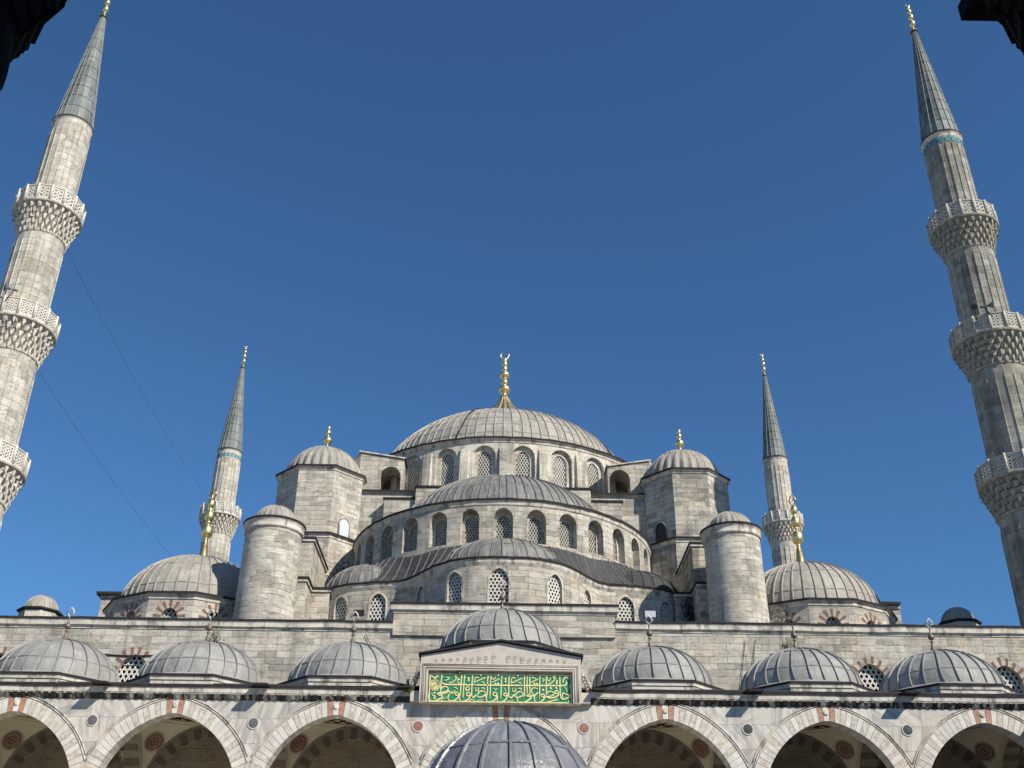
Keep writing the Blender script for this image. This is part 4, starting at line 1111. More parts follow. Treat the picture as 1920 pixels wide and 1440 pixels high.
# ---- inside the portico: pendentive vaults, painted band, medallions, rear and cross arches
VZ = 9.15; VA = 3.32; RP = sqrt(2)*VA; RIM = VZ+VA
for bi, x in enumerate(bays):
    cy = PY+.8+VA
    mb = MB(); n = 20
    def hz(dx, dy):
        r = hypot(dx, dy); return VZ+sqrt(max(0, RP*RP-r*r))
    for q in range(4):
        for i in range(n):                          # polar patches from the rim circle out to the square
            a0_, a1_ = q*pi/2-pi/4+pi/2*i/n, q*pi/2-pi/4+pi/2*(i+1)/n
            for j in range(8):
                vs = []
                for (a, t) in ((a0_, j/8), (a1_, j/8), (a1_, (j+1)/8), (a0_, (j+1)/8)):
                    am = a-q*pi/2; ro = VA/cos(am); r = VA*.995+(ro-VA*.995)*t
                    vs.append((x+r*cos(a), cy+r*sin(a), hz(r*cos(a), r*sin(a)) if t > 0 else RIM))
                mb.quad(*vs, None, True, 0)
    lathe(mb, [(VA*.995, RIM), (VA*.995, RIM+.1), (VA*.97, RIM+.12), (VA*.97, RIM+.52), (VA*.94, RIM+.56)]+[(VA*.94*cos(t*pi/16), RIM+.56+1.9*sin(t*pi/16)) for t in range(1, 8)]+[(.02, RIM+2.46)], 48, x, cy)
    vt = mb.build('vault', 'plaster', port, (x, cy, VZ))
    # painted band on the ring: waves, key pattern or knots in oxide red
    mb = MB(); rb = VA*.965-.012; N = 96 if bi % 3 != 2 else 72
    for row in (0, 1):
        for k in range(N):
            a = 2*pi*k/N; da = 2*pi/N
            z = RIM+.32+(.10*sin(k*2*pi/6+row*pi))
            z2 = RIM+.32+(.10*sin((k+1)*2*pi/6+row*pi))
            mb.quad((x+rb*cos(a), cy+rb*sin(a), z-.035), (x+rb*cos(a+da), cy+rb*sin(a+da), z2-.035), (x+rb*cos(a+da), cy+rb*sin(a+da), z2+.035), (x+rb*cos(a), cy+rb*sin(a), z+.035))
            if k % 2 == 0 and bi % 2 == 0:
                mb.quad((x+rb*cos(a), cy+rb*sin(a), RIM+.19), (x+rb*cos(a+da), cy+rb*sin(a+da), RIM+.25), (x+rb*cos(a+da), cy+rb*sin(a+da), RIM+.45), (x+rb*cos(a), cy+rb*sin(a), RIM+.39))
    for zz in (RIM+.15, RIM+.48):
        lathe(mb, [(rb, zz), (rb, zz+.025)], 60, x, cy)
    mb.build('painted_band', 'redpaint', vt, (x, cy, RIM))
    # medallions on the two rear pendentives: rings of small strokes
    for s in (-1, 1):
        mb = MB(); ca = radians(90+45*s); r0 = 4.02
        cxm, cym = r0*cos(ca), r0*sin(ca)
        nrm = Vector((cxm, cym, sqrt(RP*RP-r0*r0))).normalized()
        tx_ = Vector((-sin(ca), cos(ca), 0)); ty_ = nrm.cross(tx_)
        def Pm(a, r):
            p = nrm*RP+tx_*(r*cos(a))+ty_*(r*sin(a)); p = p.normalized()*(RP-.02); return (x+p.x, cy+p.y, VZ+p.z)
        for (ra, rb_, cnt, fill, ph) in ((.40, .52, 40, .55, 0), (.30, .39, 26, .72, .5), (.19, .285, 22, .62, 0), (.09, .18, 14, .7, .5), (.0, .07, 8, 1, 0), (.375, .395, 40, 1, 0), (.175, .192, 30, 1, 0)):
            for k in range(cnt):
                a, b = 2*pi*(k+ph)/cnt, 2*pi*(k+ph+fill)/cnt
                mb.quad(Pm(a, ra*1.12), Pm(b, ra*1.12), Pm((a*.3+b*.7) if fill < .6 else b, rb_*1.12), Pm((a*.7+b*.3) if fill < .6 else a, rb_*1.12))
        mb.build('medallion', 'redpaint', vt, (x, cy, 11.5))
    # blind arch on the rear wall: alternating voussoirs
    mb = MB(); n = 25; w, h = VA-.72, VA-.62
    i_ = arch_pts(w, h+.12, n); o2 = arch_pts(w+.62, h+.7, n)
    for k in range(n):
        a, b, c, d = i_[k], i_[k+1], o2[k+1], o2[k]; yy = PB-.10; zz = VZ-.05
        mb.quad((x+a[0], yy, zz+a[1]), (x+b[0], yy, zz+b[1]), (x+c[0], yy, zz+c[1]), (x+d[0], yy, zz+d[1]), None, False, k % 2)
        mb.quad((x+a[0], yy, zz+a[1]), (x+b[0], yy, zz+b[1]), (x+b[0], PB, zz+b[1]), (x+a[0], PB, zz+a[1]), None, False, k % 2)
    for e in (.62, .70): 
        pp = arch_pts(w+e, h+e+.08, 40); tube(mb, [(x+p[0], PB-.11, VZ-.05+p[1]) for p in pp], .022, 5, 1)
    mb.build('blind_arch', ['v_brown', 'v_grey'], port, (x, PB, VZ))
    mb = MB(); wall(mb, x-3.9, x+3.9, GROUND, RIM+.1, [dict(u=x, w=w, sill=GROUND+.2, spring=VZ-.05, rise=h+.12, depth=.09, n=20)], lambda u, z, d: (u, PB-.09+d, z), 2)
    mb.build('rear_arch_wall', 'plaster', port, (x, PB, VZ))
mb = MB(); mb.quad((-34, PB+.002, GROUND), (34, PB+.002, GROUND), (34, PB+.002, 12.9), (-34, PB+.002, 12.9)); mb.build('rear_wall', 'inner', port, (0, PB, 5))
# cross arches between the bays
for i in range(len(bays)-1):
    xm_ = (bays[i]+bays[i+1])/2; hw = (bays[i+1]-bays[i])/2-VA
    mb = MB(); wo = [dict(u=PY+.8+VA, w=VA-.35, sill=SPR-1.4, spring=VZ-.5, rise=VA+.05, depth=2*hw, n=20)]
    wall(mb, PY+.8, PB, SPR-1.4, RIM+.1, wo, lambda u, z, d: (xm_-hw+d, u, z), 1.5); wall(mb, PY+.8, PB, SPR-1.4, RIM+.1, [dict(wo[0], depth=.001)], lambda u, z, d: (xm_+hw-d, u, z), 1.5)
    n = 23; pa = arch_pts(VA-.37, VA+.03, n)
    for k in range(n):
        a, b = pa[k], pa[k+1]
        mb.quad((xm_-hw-.01, PY+.8+VA+a[0], VZ-.5+a[1]), (xm_-hw-.01, PY+.8+VA+b[0], VZ-.5+b[1]), (xm_+hw+.01, PY+.8+VA+b[0], VZ-.5+b[1]), (xm_+hw+.01, PY+.8+VA+a[0], VZ-.5+a[1]), None, False, 1+k % 2)
    mb.build('cross_arch', ['plaster', 'v_brown', 'v_grey'], port, (xm_, PY+4, VZ))
# columns with stalactite capitals
def column_mesh(x, y, z0, zc, ztop, r, ab):
    mb = MB(); lathe(mb, [(r*1.35, z0), (r*1.35, z0+.25), (r*1.1, z0+.35), (r, z0+.45), (r*.9, zc-.1), (r*1.05, zc-.06), (r*1.05, zc)], 24, x, y)
    lathe(mb, [(r*.95, zc), (ab*.95, ztop-.25)], 8, x, y, smooth=False, phase=pi/8)
    rows = 5; H = ztop-.3-zc
    for i in range(rows):
        rr = r*1.0+(ab*1.02-r)*((i+1)/rows)**1.1; n = 16
        for k in range(n):
            a = 2*pi*(k+.5*(i % 2))/n; w = pi/n*rr*.8; zb = zc+H*i/rows; zt_ = zc+H*(i+1)/rows
            def P(t, q, z): return (x+q*cos(a)-t*sin(a), y+q*sin(a)+t*cos(a), z)
            mb.add([P(-w, rr, zt_), P(w, rr, zt_), P(w, rr-.03, (zb+zt_)/2), P(0, rr-.12, zb-.04), P(-w, rr-.03, (zb+zt_)/2), P(-w, rr-.3, zt_), P(w, rr-.3, zt_), P(0, rr-.3, zb)],
                   [(0, 4, 2, 1), (4, 3, 2), (0, 5, 7, 4), (4, 7, 3), (1, 2, 7, 6), (3, 7, 2), (0, 1, 6, 5)])
    mb.box(x-ab, x+ab, y-ab, y+ab, ztop-.3, ztop)
    return mb
xs = [(bays[i]+bays[i+1])/2 for i in range(len(bays)-1)]
for x in xs: column_mesh(x, PY+.4, GROUND, SPR-2.6, SPR-1.4, .38, .5).build('column', 'v_white', port, (x, PY+.4, GROUND))

# ================================================================== side arcades of the courtyard (just out of the picture; they shade its corners)
for s in (-1, 1):
    X0 = s*26.6
    sa = thing('side_arcade', ('left' if s < 0 else 'right')+' side arcade of the courtyard, plain marble pointed arches at the picture edge', 'arcade', (X0, 28, GROUND), 'arcades round the courtyard')
    mb = MB(); cs = [3+7.4*k for k in range(7)]
    fs_ = lambda u, z, d: (X0+s*d, u, z)
    wall(mb, -1, PY-.1, SPR-1.4, 12.4, [dict(u=c, w=3.2, sill=SPR-1.4, spring=SPR, rise=3.9, depth=.8, n=14) for c in cs], fs_, 2)
    mb.build('arcade_wall', 'marble', sa, (X0, 28, 8))
    mb = MB(); a, b = sorted((X0-s*.4, X0+s*7)); mb.box(a, b, -1, PY-.5, 12.42, 12.8); mb.build('roof', 'lead_edge', sa, (X0, 28, 12.5))
    mb = MB(); a, b = sorted((X0+s*7, X0+s*7.8)); mb.box(a, b, -1, PY-.5, GROUND, 12.4); mb.build('rear_wall', 'inner', sa, (X0, 28, 5))
    for c in cs: column_mesh(X0+s*.4, c+3.7, GROUND, SPR-2.6, SPR-1.4, .38, .5).build('column', 'v_white', sa, (X0+s*.4, c+3.7, GROUND))

# ================================================================== arcade the photographer stands under
near = thing('near_arcade', 'black silhouetted arcade above the viewer, its stalactite capitals in the top corners', 'arcade', (0, 6.5, GROUND), 'arcades round the courtyard')
def near_capital(x, y, zc, ztop, r, ab, seed):
    """stalactite capital: rings of hanging prisms stepping outward as they rise"""
    mb = MB(); lathe(mb, [(r*1.3, GROUND), (r*1.3, GROUND+.3), (r, GROUND+.5), (r*.84, zc-.5), (r*1.0, zc-.42), (r*1.06, zc-.3), (r*1.04, zc-.12), (r, zc)], 28, x, y)
    lathe(mb, [(r, zc), (ab*.9, ztop-.34)], 12, x, y, smooth=False)
    rows = 3; H = ztop-.34-zc; rnd = random.Random(seed)
    for i in range(rows):
        rr = (.70, .775, .85)[i]; n = 12
        for k in range(n):
            a = 2*pi*(k+.5*(i % 2)+.2)/n; zb = zc+H*i/rows-.02; zt_ = zc+H*(i+1)/rows+.02
            w = pi/n*rr*(.80, .86, .9)[i]
            def P(t, q, z): return (x+q*cos(a)-t*sin(a), y+q*sin(a)+t*cos(a), z)
            prof_ = [(rr, zt_), (rr, zt_-.08), (rr-.03, zt_-.09), (rr-.05, zb+.16), (rr-.08, zb+.15), (rr-.10, zb+.05), (rr-.13, zb+.04), (rr-.16, zb)]
            vs = []
            for (q, z) in prof_: vs += [P(-w, q, z), P(w, q, z), P(w, rr-.4, z), P(-w, rr-.4, z)]
            m = len(prof_)
            fs = [(j*4+e_, j*4+(e_+1) % 4, j*4+4+(e_+1) % 4, j*4+4+e_) for j in range(m-1) for e_ in range(4)]+[(m*4-4, m*4-3, m*4-2, m*4-1)]
            mb.add(vs, fs)
    mb.box(x-ab*1.05, x+ab*1.05, y-ab*1.05, y+ab*1.05, ztop-.34, ztop-.2); mb.box(x-ab*1.0, x+ab*1.0, y-ab*1.0, y+ab*1.0, ztop-.2, ztop)
    return mb
for sg, sd in ((-1, 1), (1, 2)):
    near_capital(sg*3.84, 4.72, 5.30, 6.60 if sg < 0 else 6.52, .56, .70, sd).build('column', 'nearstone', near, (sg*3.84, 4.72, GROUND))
mb = MB(); ny_ = 4.32
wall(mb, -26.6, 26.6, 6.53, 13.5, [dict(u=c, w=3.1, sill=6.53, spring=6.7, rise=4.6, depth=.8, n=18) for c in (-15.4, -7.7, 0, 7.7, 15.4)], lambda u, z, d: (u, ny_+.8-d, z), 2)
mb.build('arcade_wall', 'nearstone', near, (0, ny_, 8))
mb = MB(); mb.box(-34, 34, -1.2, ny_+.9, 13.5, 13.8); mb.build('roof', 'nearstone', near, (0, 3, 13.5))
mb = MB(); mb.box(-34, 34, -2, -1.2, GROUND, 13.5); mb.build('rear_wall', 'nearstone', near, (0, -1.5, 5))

# ================================================================== ablution fountain
fo_ = thing('ablution_fountain', 'blue grey ribbed lead dome of the courtyard fountain, at the bottom centre', 'fountain', (.1, 28, GROUND))
FX, FYc = .10, 28.0
mb = dome_mesh(2.30, 2.30, 3.72, 20, FX, FYc, (.28, .66), seamw=.045, seamh=.055, seammi=1, phase=.1, kink=.04, seg=80, skirt=[(2.75, 3.45), (2.45, 3.58)])
mb.build('dome', ['lead_fount', 'lead_fount'], fo_, (FX, FYc, 3.7))
oc = octagon(FX, FYc, 2.6, 6, 0)
mb = MB(); sweep(mb, oc, [(-.5, 2.9), (0, 2.95), (.5, 3.1), (.55, 3.22), (.5, 3.3), (-.2, 3.5)], True); prism(mb, octagon(FX, FYc, 2.3, 6, 0), 2.3, 3.0, 0)
mb.build('eaves', 'v_white', fo_, (FX, FYc, 3))
for k in range(6):
    a = pi/3*k; x, y = FX+2.6*cos(a), FYc+2.6*sin(a)
    column_mesh(x, y, GROUND, 1.7, 2.35, .17, .26).build('column', 'v_white', fo_, (x, y, GROUND))
mb = MB(); prism(mb, octagon(FX, FYc, 1.6, 6, 0), GROUND, .2, 0); mb.build('basin', 'v_white', fo_, (FX, FYc, GROUND))

# ================================================================== inscription
ins = thing('inscription_panel', 'long green panel with gilt Arabic calligraphy over the central arch', 'sign', ((IX0+IX1)/2, 51.7, IZ0))
BX0, BX1, BZ0, BZ1 = -3.44, 3.31, 12.10, 13.42
mb = MB(); mb.box(BX0, BX1, 51.66, 51.72, BZ0, BZ1); mb.build('board', 'green', ins, ((BX0+BX1)/2, 51.7, 12.8))
mb = MB(); e = .045
for (a, b, c, d) in ((BX0, BX1, BZ1-e, BZ1), (BX0, BX1, BZ0, BZ0+e), (BX0, BX0+e, BZ0+e, BZ1-e), (BX1-e, BX1, BZ0+e, BZ1-e)): mb.box(a, b, 51.635, 51.659, c, d)
mb.build('border', 'giltletter', ins, ((BX0+BX1)/2, 51.65, 12.8))
S = []   # strokes: tile (0, 1, 2), width, points on a drawing grid
A_ = lambda w, *p: S.append((0, w, p)); B_ = lambda w, *p: S.append((1, w, p)); C_ = lambda w, *p: S.append((2, w, p))
A_(44, (535, 195), (520, 500), (510, 760), (492, 800)); A_(30, (540, 200), (575, 280))
A_(46, (510, 730), (600, 640), (700, 625), (775, 680), (760, 770), (650, 820), (500, 845), (420, 880), (440, 920), (540, 940), (590, 960), (570, 1010), (480, 1080), (330, 1140), (200, 1150), (125, 1080), (100, 980), (120, 850))
A_(36, (480, 880), (620, 880), (740, 840), (830, 785), (850, 860), (890, 870), (920, 800), (950, 860), (990, 860), (1020, 770), (1045, 800))
A_(40, (1040, 900), (1080, 830), (1150, 870), (1140, 940), (1060, 930), (1040, 900)); A_(42, (1155, 880), (1160, 980), (1080, 1080), (950, 1140), (850, 1130), (790, 1060), (800, 960), (830, 890))
A_(44, (1250, 210), (1235, 500), (1220, 870), (1160, 900)); A_(30, (1255, 215), (1290, 310)); A_(40, (1360, 210), (1340, 500), (1320, 1030)); A_(30, (1362, 215), (1395, 300))
A_(44, (1640, 210), (1630, 560), (1620, 880), (1640, 970), (1690, 1010), (1750, 970), (1790, 910))
A_(50, (555, 500), (700, 545), (1000, 552), (1400, 550), (1460, 580), (1480, 640))
A_(40, (1470, 600), (1540, 680), (1520, 740), (1440, 770), (1410, 740), (1430, 670), (1500, 600), (1560, 553), (1728, 555))
A_(42, (1440, 910), (1470, 840), (1540, 850), (1570, 910), (1540, 960), (1460, 950), (1440, 910)); A_(42, (1570, 900), (1560, 1000), (1480, 1100), (1330, 1160), (1240, 1150), (1190, 1060), (1200, 950), (1230, 890))
A_(30, (1570, 930), (1620, 890))
A_(32, (700, 270), (730, 290), (810, 300), (790, 350), (660, 405)); A_(32, (1060, 290), (1010, 270), (1060, 220), (1085, 270), (1020, 390), (920, 460), (800, 495))
A_(36, (1095, 400), (1120, 470), (1190, 505)); A_(40, (1735, 290), (1870, 290)); A_(28, (1740, 300), (1710, 400), (1700, 480)); A_(32, (1700, 480), (1800, 430), (1920, 372), (2118, 290))
A_(26, (1750, 650), (1755, 770), (1790, 780), (1810, 660), (1820, 780), (1860, 770), (1865, 650))
A_(34, (990, 650), (1080, 680), (1120, 740)); A_(36, (215, 860), (240, 950), (330, 970), (335, 1010)); A_(20, (540, 1150), (620, 1050), (700, 1040), (720, 1010), (760, 1000))
A_(34, (1540, 1160), (1600, 1090), (1680, 1090), (1720, 1150), (1690, 1190))
A_(48, (290, 350), (230, 270), (150, 250)); A_(48, (300, 350), (350, 260), (430, 240))
A_(28, *[(295+185*cos(2*pi*k/20), 575+185*sin(2*pi*k/20)) for k in range(21)])
A_(24, *[(295+(150-5.6*k)*cos(k*1.1), 575+(150-5.6*k)*sin(k*1.1)) for k in range(24)]); A_(18, (180, 540), (240, 600), (300, 480), (340, 620), (400, 540), (300, 700), (210, 640))
B_(44, (470, 220), (455, 500), (450, 880), (400, 940), (300, 972)); B_(30, (475, 225), (510, 320)); B_(42, (570, 220), (550, 1050)); B_(30, (575, 225), (610, 340), (660, 350), (740, 300), (730, 250))
B_(44, (960, 230), (935, 1070)); B_(30, (965, 235), (995, 320)); B_(44, (1230, 230), (1215, 900), (1260, 1010), (1310, 1020), (1370, 960), (1405, 890)); B_(44, (1770, 240), (1780, 900), (1740, 950), (1690, 980)); B_(30, (1775, 240), (1810, 330)); B_(30, (1875, 240), (1900, 320))
B_(42, (660, 900), (700, 830), (780, 850), (790, 920), (740, 960), (670, 930), (660, 900)); B_(42, (790, 900), (780, 1020), (700, 1120), (560, 1180), (470, 1170), (420, 1080), (430, 930))
B_(42, (1045, 900), (1080, 860), (1150, 870), (1165, 930), (1110, 960), (1050, 940), (1045, 900)); B_(42, (1165, 920), (1150, 1030), (1060, 1130), (930, 1190), (850, 1170), (805, 1080), (830, 940)); B_(34, (1165, 940), (1215, 900))
B_(42, (-30, 1000), (40, 950), (80, 900), (80, 940), (130, 990), (230, 1000), (330, 960), (388, 900), (370, 830), (280, 785), (180, 810), (110, 900))
B_(42, (1405, 930), (1460, 990), (1570, 1010), (1680, 960), (1730, 900), (1700, 840), (1600, 800), (1500, 860), (1440, 950))
B_(44, (1520, 1010), (1530, 1110), (1600, 1190), (1720, 1205), (1850, 1150), (2018, 1030), (2010, 985), (1910, 975), (1850, 950), (1930, 920), (1970, 860))
B_(50, (0, 562), (700, 572), (1728, 578))
B_(26, (20, 650), (30, 780), (70, 770), (80, 660), (90, 780), (140, 770), (145, 650)); B_(26, (1350, 670), (1360, 790), (1400, 800), (1410, 670), (1420, 800), (1460, 790), (1470, 670))
B_(32, (240, 680), (330, 670), (340, 740)); B_(32, (1570, 690), (1660, 680), (1650, 750)); B_(30, (680, 680), (745, 725), (820, 690)); B_(26, (745, 725), (750, 770)); B_(30, (1045, 660), (1090, 720), (1110, 800))
B_(36, (240, 450), (310, 470), (350, 530)); B_(36, (1560, 470), (1640, 490), (1670, 540)); B_(32, (620, 470), (760, 400), (900, 330)); B_(34, (1290, 500), (1500, 410), (1710, 310)); B_(44, (1340, 285), (1470, 310)); B_(28, (1340, 290), (1310, 380), (1295, 480))
B_(20, (90, 1160), (180, 1100), (240, 1120), (290, 1090), (300, 1120)); B_(20, (1190, 1180), (1260, 1130), (1330, 1140), (1380, 1100))
C_(44, (145, 240), (150, 880)); C_(44, (245, 240), (250, 860), (290, 930), (370, 950), (450, 910), (550, 820)); C_(36, (530, 710), (450, 670), (370, 670), (310, 720), (310, 820), (360, 890), (420, 920))
C_(42, (420, 930), (400, 1020), (430, 1140), (520, 1200), (640, 1160), (740, 1070), (785, 980), (765, 910)); C_(42, (650, 940), (690, 890), (760, 920), (760, 980), (700, 1000), (650, 940))
C_(44, (600, 240), (590, 1060)); C_(30, (603, 240), (640, 330)); C_(44, (835, 230), (830, 940)); C_(30, (840, 235), (870, 300), (910, 420), (980, 350), (970, 270))
C_(42, (830, 900), (900, 810), (980, 790), (1080, 830), (1100, 890), (1050, 940), (920, 980), (785, 985)); C_(44, (840, 975), (900, 1020), (1050, 1025), (1200, 970), (1270, 900), (1265, 820), (1220, 760), (1160, 780), (1140, 840), (1180, 870), (1250, 860))
C_(46, (1320, 240), (1330, 800), (1350, 1000), (1410, 1090)); C_(42, (1400, 1090), (1405, 900), (1450, 860), (1560, 900), (1715, 945)); C_(42, (1715, 955), (1600, 1020), (1420, 1080)); C_(36, (840, 1180), (1040, 1130), (1240, 1080))
C_(50, (0, 578), (800, 578), (1400, 578), (1510, 565), (1560, 510), (1555, 430)); C_(34, (300, 480), (430, 400), (550, 340)); C_(38, (310, 305), (380, 290), (460, 360))
C_(32, (880, 530), (1000, 490), (1110, 390), (1160, 290), (1130, 250), (1085, 280), (1115, 330)); C_(32, (690, 340), (770, 360), (690, 440)); C_(40, (1440, 480), (1440, 400), (1500, 300), (1560, 280), (1630, 330))
C_(32, (1500, 640), (1550, 730), (1565, 820)); C_(50, (1690, 540), (1680, 620), (1715, 680)); C_(22, (1600, 1100), (1640, 1120), (1610, 1180), (1655, 1190))
C_(40, (1270, 1190), (1330, 1215), (1430, 1225))
dots = [(0, 1140, 375), (0, 1495, 325), (0, 1495, 400), (0, 290, 860), (0, 300, 1050), (1, 1095, 350), (1, 1095, 440), (1, 205, 205), (1, 830, 215), (1, 1535, 220), (1, 735, 530), (1, 825, 525), (2, 985, 680), (2, 1185, 675), (2, 715, 745), (2, 1210, 430), (2, 1200, 500), (2, 400, 530), (2, 490, 530)]
def tocell(tile, X, Y):
    px = (0, 90, 180)[tile]+X/19.2; py = Y/19.2-.010*px
    return BX0+(px-5.2)/265.5*(BX1-BX0), BZ1-(py-7.8)/53.0*(BZ1-BZ0)
mb = MB()
for si, (tile, w, pts) in enumerate(S):
    P_ = [Vector(tocell(tile, *p)) for p in pts]; path = []
    if len(P_) == 2: path = [P_[0].lerp(P_[1], t/4) for t in range(5)]
    else:
        for i in range(len(P_)-1):
            p0, p1, p2, p3 = P_[max(i-1, 0)], P_[i], P_[i+1], P_[min(i+2, len(P_)-1)]
            for t in range(5):
                t /= 5; path.append(.5*((2*p1)+(p2-p0)*t+(2*p0-5*p1+4*p2-p3)*t*t+(3*p1-p0-3*p2+p3)*t**3))
        path.append(P_[-1])
    W = w/19.2/265.5*(BX1-BX0)*.47; vs = []; y = 51.628-.0007*(si % 9)
    for i, p in enumerate(path):
        d = path[min(i+1, len(path)-1)]-path[max(i-1, 0)]
        if d.length < 1e-9: d = Vector((1, 0))
        d.normalize(); nn = Vector((-d.y, d.x)); k = W*(.72+.42*abs(d.x*.8+d.y*.6)); 
        if i in (0, len(path)-1): k *= .45
        for (o_, yy) in ((-k, y+.030), (-k, y), (k, y), (k, y+.030)): q = p+nn*o_; vs.append((q.x, yy, q.y))
    mb.add(vs, [(i*4+j, i*4+j+1, i*4+5+j, i*4+4+j) for i in range(len(path)-1) for j in range(3)])
for (tile, X, Y) in dots:
    c = Vector(tocell(tile, X, Y)); r = .055
    mb.add([(c.x-r, 51.62, c.y), (c.x, 51.62, c.y-r), (c.x+r, 51.62, c.y), (c.x, 51.62, c.y+r), (c.x, 51.60, c.y), (c.x-r, 51.655, c.y), (c.x, 51.655, c.y-r), (c.x+r, 51.655, c.y), (c.x, 51.655, c.y+r)],
           [(0, 1, 4), (1, 2, 4), (2, 3, 4), (3, 0, 4), (0, 5, 6, 1), (1, 6, 7, 2), (2, 7, 8, 3), (3, 8, 5, 0)])
mb.build('lettering', 'giltletter', ins, ((BX0+BX1)/2, 51.65, 12.8))

# ================================================================== small things
def horn(loc, direc, label):
    mb = MB(); d = Vector(direc).normalized(); L = Vector(loc)
    rot = d.to_track_quat('Z', 'Y').to_matrix()
    m = MB(); lathe(m, [(.05, -.55), (.09, -.5), (.09, -.35), (.05, -.3), (.07, -.1), (.14, .1), (.27, .25), (.29, .26), (.27, .255), (.12, .09), (.04, -.05), (.001, -.06)], 18)
    lathe(m, [(.001, .06), (.04, .03), (.04, -.1)], 8)
    mb.add([L+rot @ Vector(p) for p in m.v], m.f, None, True)
    hb = mb
    t = thing('horn_loudspeaker', label, 'loudspeaker', tuple(L+Vector((0, 0, -.9))), 'loudspeakers on the minaret balconies')
    hb.build('horn', 'horn', t, tuple(L)); pb = MB(); tube(pb, [L+Vector((0, 0, -.9)), L-d*.3+Vector((0, 0, -.1)), L-d*.25], .03, 5); pb.build('bracket', 'iron', t, tuple(L))
horn((30.15, 57.75, 39.0), (-.55, -.9, -.25), 'round horn loudspeaker facing out above the right minaret middle balcony')
horn((31.0, 57.4, 38.95), (.8, -.5, -.05), 'horn loudspeaker turned right above the right minaret middle balcony')
horn((-31.75, 57.4, 39.1), (-.8, -.6, -.1), 'horn loudspeaker by the left minaret shaft, over its middle balcony')

def floodlight(x, y, z, mat, label):
    t = thing('floodlight', label, 'floodlight', (x, y, z), 'floodlights on the facade parapet')
    mb = MB(); w, h = .30, .34
    vs = [(x-w, y-.10, z+.18), (x+w, y-.10, z+.18), (x+w, y-.16, z+.18+h), (x-w, y-.16, z+.18+h), (x-w*.6, y+.16, z+.22), (x+w*.6, y+.16, z+.22), (x+w*.6, y+.12, z+.10+h), (x-w*.6, y+.12, z+.10+h)]
    mb.add(vs, [(0, 1, 2, 3), (0, 4, 5, 1), (1, 5, 6, 2), (2, 6, 7, 3), (3, 7, 4, 0), (4, 7, 6, 5)]); mb.build('lamp_housing', mat, t, (x, y, z+.3))
    mb = MB(); tube(mb, [(x-w-.03, y, z+.34), (x-w-.03, y, z+.04), (x, y, z), (x+w+.03, y, z+.04), (x+w+.03, y, z+.34)], .02, 5); mb.build('bracket', 'iron', t, (x, y, z))
floodlight(-8.05, FY-.1, RZ+.16, 'iron', 'dark square floodlight on the parapet left of the raised facade')
floodlight(8.35, FY-.1, RZ+.31, 'white', 'white square floodlight on the parapet right of the raised facade')

def sag(p, q, s, n=24): 
    p, q = Vector(p), Vector(q); return [p.lerp(q, k/n)-Vector((0, 0, s*4*(k/n)*(1-k/n))) for k in range(n+1)]
mb = MB(); tube(mb, sag((-30.3, 59.6, 44.6), (-31.6, 112.0, 46.6), .9), .011, 4); tag(mb.build('wire', 'iron'), 'thin wire falling from the upper left balcony to the far minaret', 'wire')
mb = MB(); tube(mb, sag((-30.2, 59.5, 35.1), (-31.5, 111.9, 37.3), .9), .011, 4); tag(mb.build('wire', 'iron'), 'thin wire falling from the middle left balcony, lower of the two', 'wire')
# conduit pinned along the facade between the portico domes
mb = MB(); pts = [(-27+.6*k, FY-.06, 16.45-.012*k+.10*sin(k*.45)) for k in range(19)]; tube(mb, pts, .035, 5)
tag(mb.build('conduit', 'iron', None, (-20, FY, 16)), 'dark drooping cable pinned to the facade above the grille window', 'cable')
mb = MB(); tube(mb, [(-7.6, FY-.08, 17.6), (-7.2, FY-.1, 16.8), (-6.6, FY-.1, 15.7), (-6.0, FY-.1, 14.6), (-5.3, FY-.1, 13.9)], .018, 4)
tag(mb.build('loose_cable', 'iron', None, (-6.5, FY, 16)), 'thin loose cable hanging on the wall right of the third dome finial', 'cable')
mb = MB()
tube(mb, [(14.2, FY-.06, 17.6), (13.9, FY-.08, 16.2), (13.5, FY-.08, 14.7)], .018, 4); tube(mb, [(13.6, FY-.06, 17.5), (13.3, FY-.08, 16.0), (13.1, FY-.08, 14.9)], .018, 4)
tag(mb.build('loose_cable', 'iron', None, (13.6, FY, 16)), 'pair of thin cables hanging down the wall right of centre', 'cable')

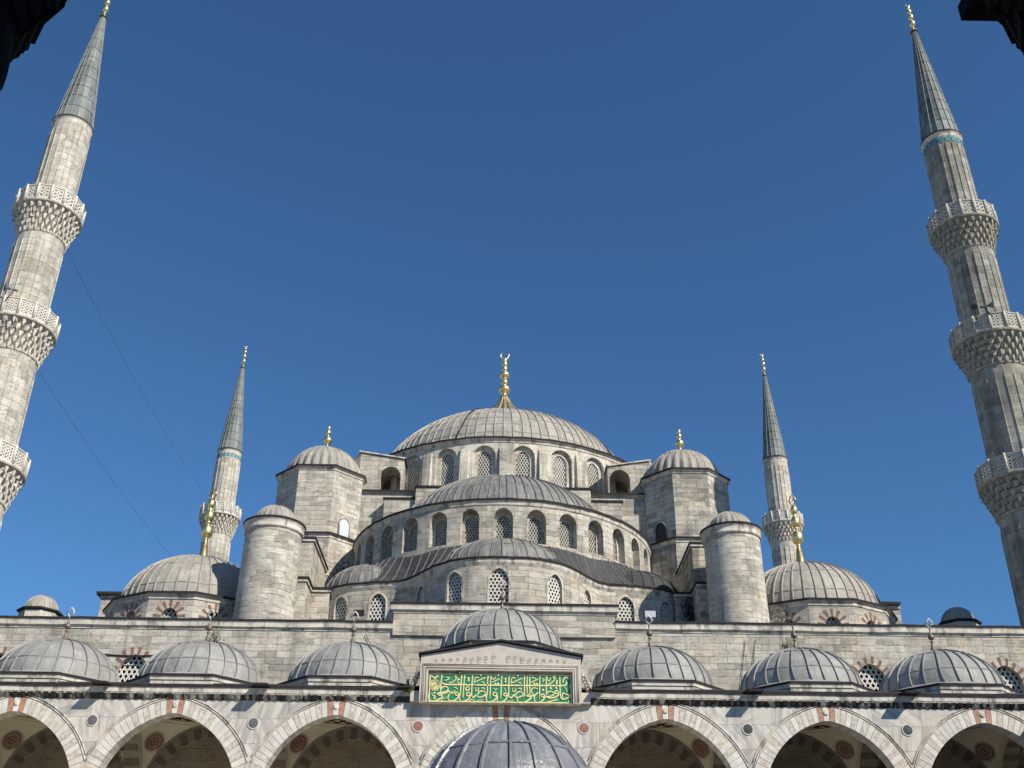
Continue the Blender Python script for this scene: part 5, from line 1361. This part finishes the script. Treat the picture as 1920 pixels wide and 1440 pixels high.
def tuft(x, y, z, r, n, mat, label, tall=1.0, seed=1, name='wild_plant'):
    rnd = random.Random(seed); t = thing(name, label, 'plant', (x, y, z), 'plants growing on the stonework')
    sb, lb = MB(), MB()
    for k in range(max(5, n//14)):
        a = rnd.uniform(0, 2*pi); q = rnd.uniform(.2, 1)*r; e = (x+q*cos(a), y+q*sin(a)*.6, z+rnd.uniform(.4, 1)*r*tall)
        tube(sb, [(x, y, z), ((x+e[0])/2, (y+e[1])/2, z+(e[2]-z)*.65), e], [.014, .01, .006], 4)
    for k in range(n):
        a = rnd.uniform(0, 2*pi); q = r*sqrt(rnd.random()); zz = z+rnd.random()*r*tall*(1.15-q/r*.5)
        c = Vector((x+q*cos(a), y+q*sin(a)*.6, zz)); u = Vector((rnd.gauss(0, 1), rnd.gauss(0, 1), rnd.gauss(0, 1))).normalized(); v = u.orthogonal().normalized(); s_ = rnd.uniform(.04, .075)
        lb.add([c-u*s_, c-v*s_*.5, c+u*s_, c+v*s_*.5+Vector((0, 0, .01))], [(0, 1, 2, 3)])
    sb.build('stems', 'bronze', t, (x, y, z)); lb.build('leaves', mat, t, (x, y, z))
tuft(-4.42, 51.55, 12.55, .26, 150, 'leaf', 'small green weed on the cornice left of the pediment', 1.1, 1)
tuft(-15.15, 56.4, 16.2, .32, 90, 'leaf', 'green weed at the foot of the second dome finial from left', 2.0, 2)
tuft(15.05, 56.3, 16.1, .30, 110, 'leaf', 'green weed clinging to the left of a tipless dome finial', 2.1, 3)
tuft(15.75, 56.3, 15.95, .26, 70, 'dryleaf', 'dry grey weed right of the tipless dome finial', 1.2, 4)
tuft(16.05, 60.9, 18.3, .42, 240, 'dryleaf', 'pale dry shrub between the right turret and corner dome', 4.0, 5)
tuft(-2.05, 51.62, 13.44, .18, 50, 'dryleaf', 'tiny dry weed hanging above the green inscription panel', .8, 6)
def ivy(pts, label, seed):
    rnd = random.Random(seed); c0 = pts[0]; t = thing('ivy', label, 'ivy', c0, 'plants growing on the stonework')
    lb, sb = MB(), MB()
    tube(sb, pts, .03, 5)
    for (px_, py_, pz_) in pts:
        for k in range(170):
            c = Vector((px_+rnd.gauss(0, .28), py_-abs(rnd.gauss(0, .12)), pz_+rnd.gauss(0, .45))); u = Vector((rnd.gauss(0, 1), rnd.gauss(0, .5), rnd.gauss(0, 1))).normalized(); v = u.orthogonal().normalized(); s_ = rnd.uniform(.06, .12)
            lb.add([c-u*s_, c-v*s_*.7, c+u*s_, c+v*s_*.7], [(0, 1, 2, 3)])
    sb.build('stems', 'bronze', t, c0); lb.build('leaves', 'ivy', t, c0)
ivy([(11.75, 65.7, 18.4), (11.6, 65.7, 19.4), (11.8, 65.7, 20.4), (11.65, 65.7, 21.3)], 'dark ivy on the shaded wall left of the right turret', 1)
ivy([(-10.9, 71.2, 22.9), (-10.75, 71.0, 24.0), (-10.9, 70.9, 25.2)], 'dark ivy in the shaded corner beside the left tower plinth', 2)
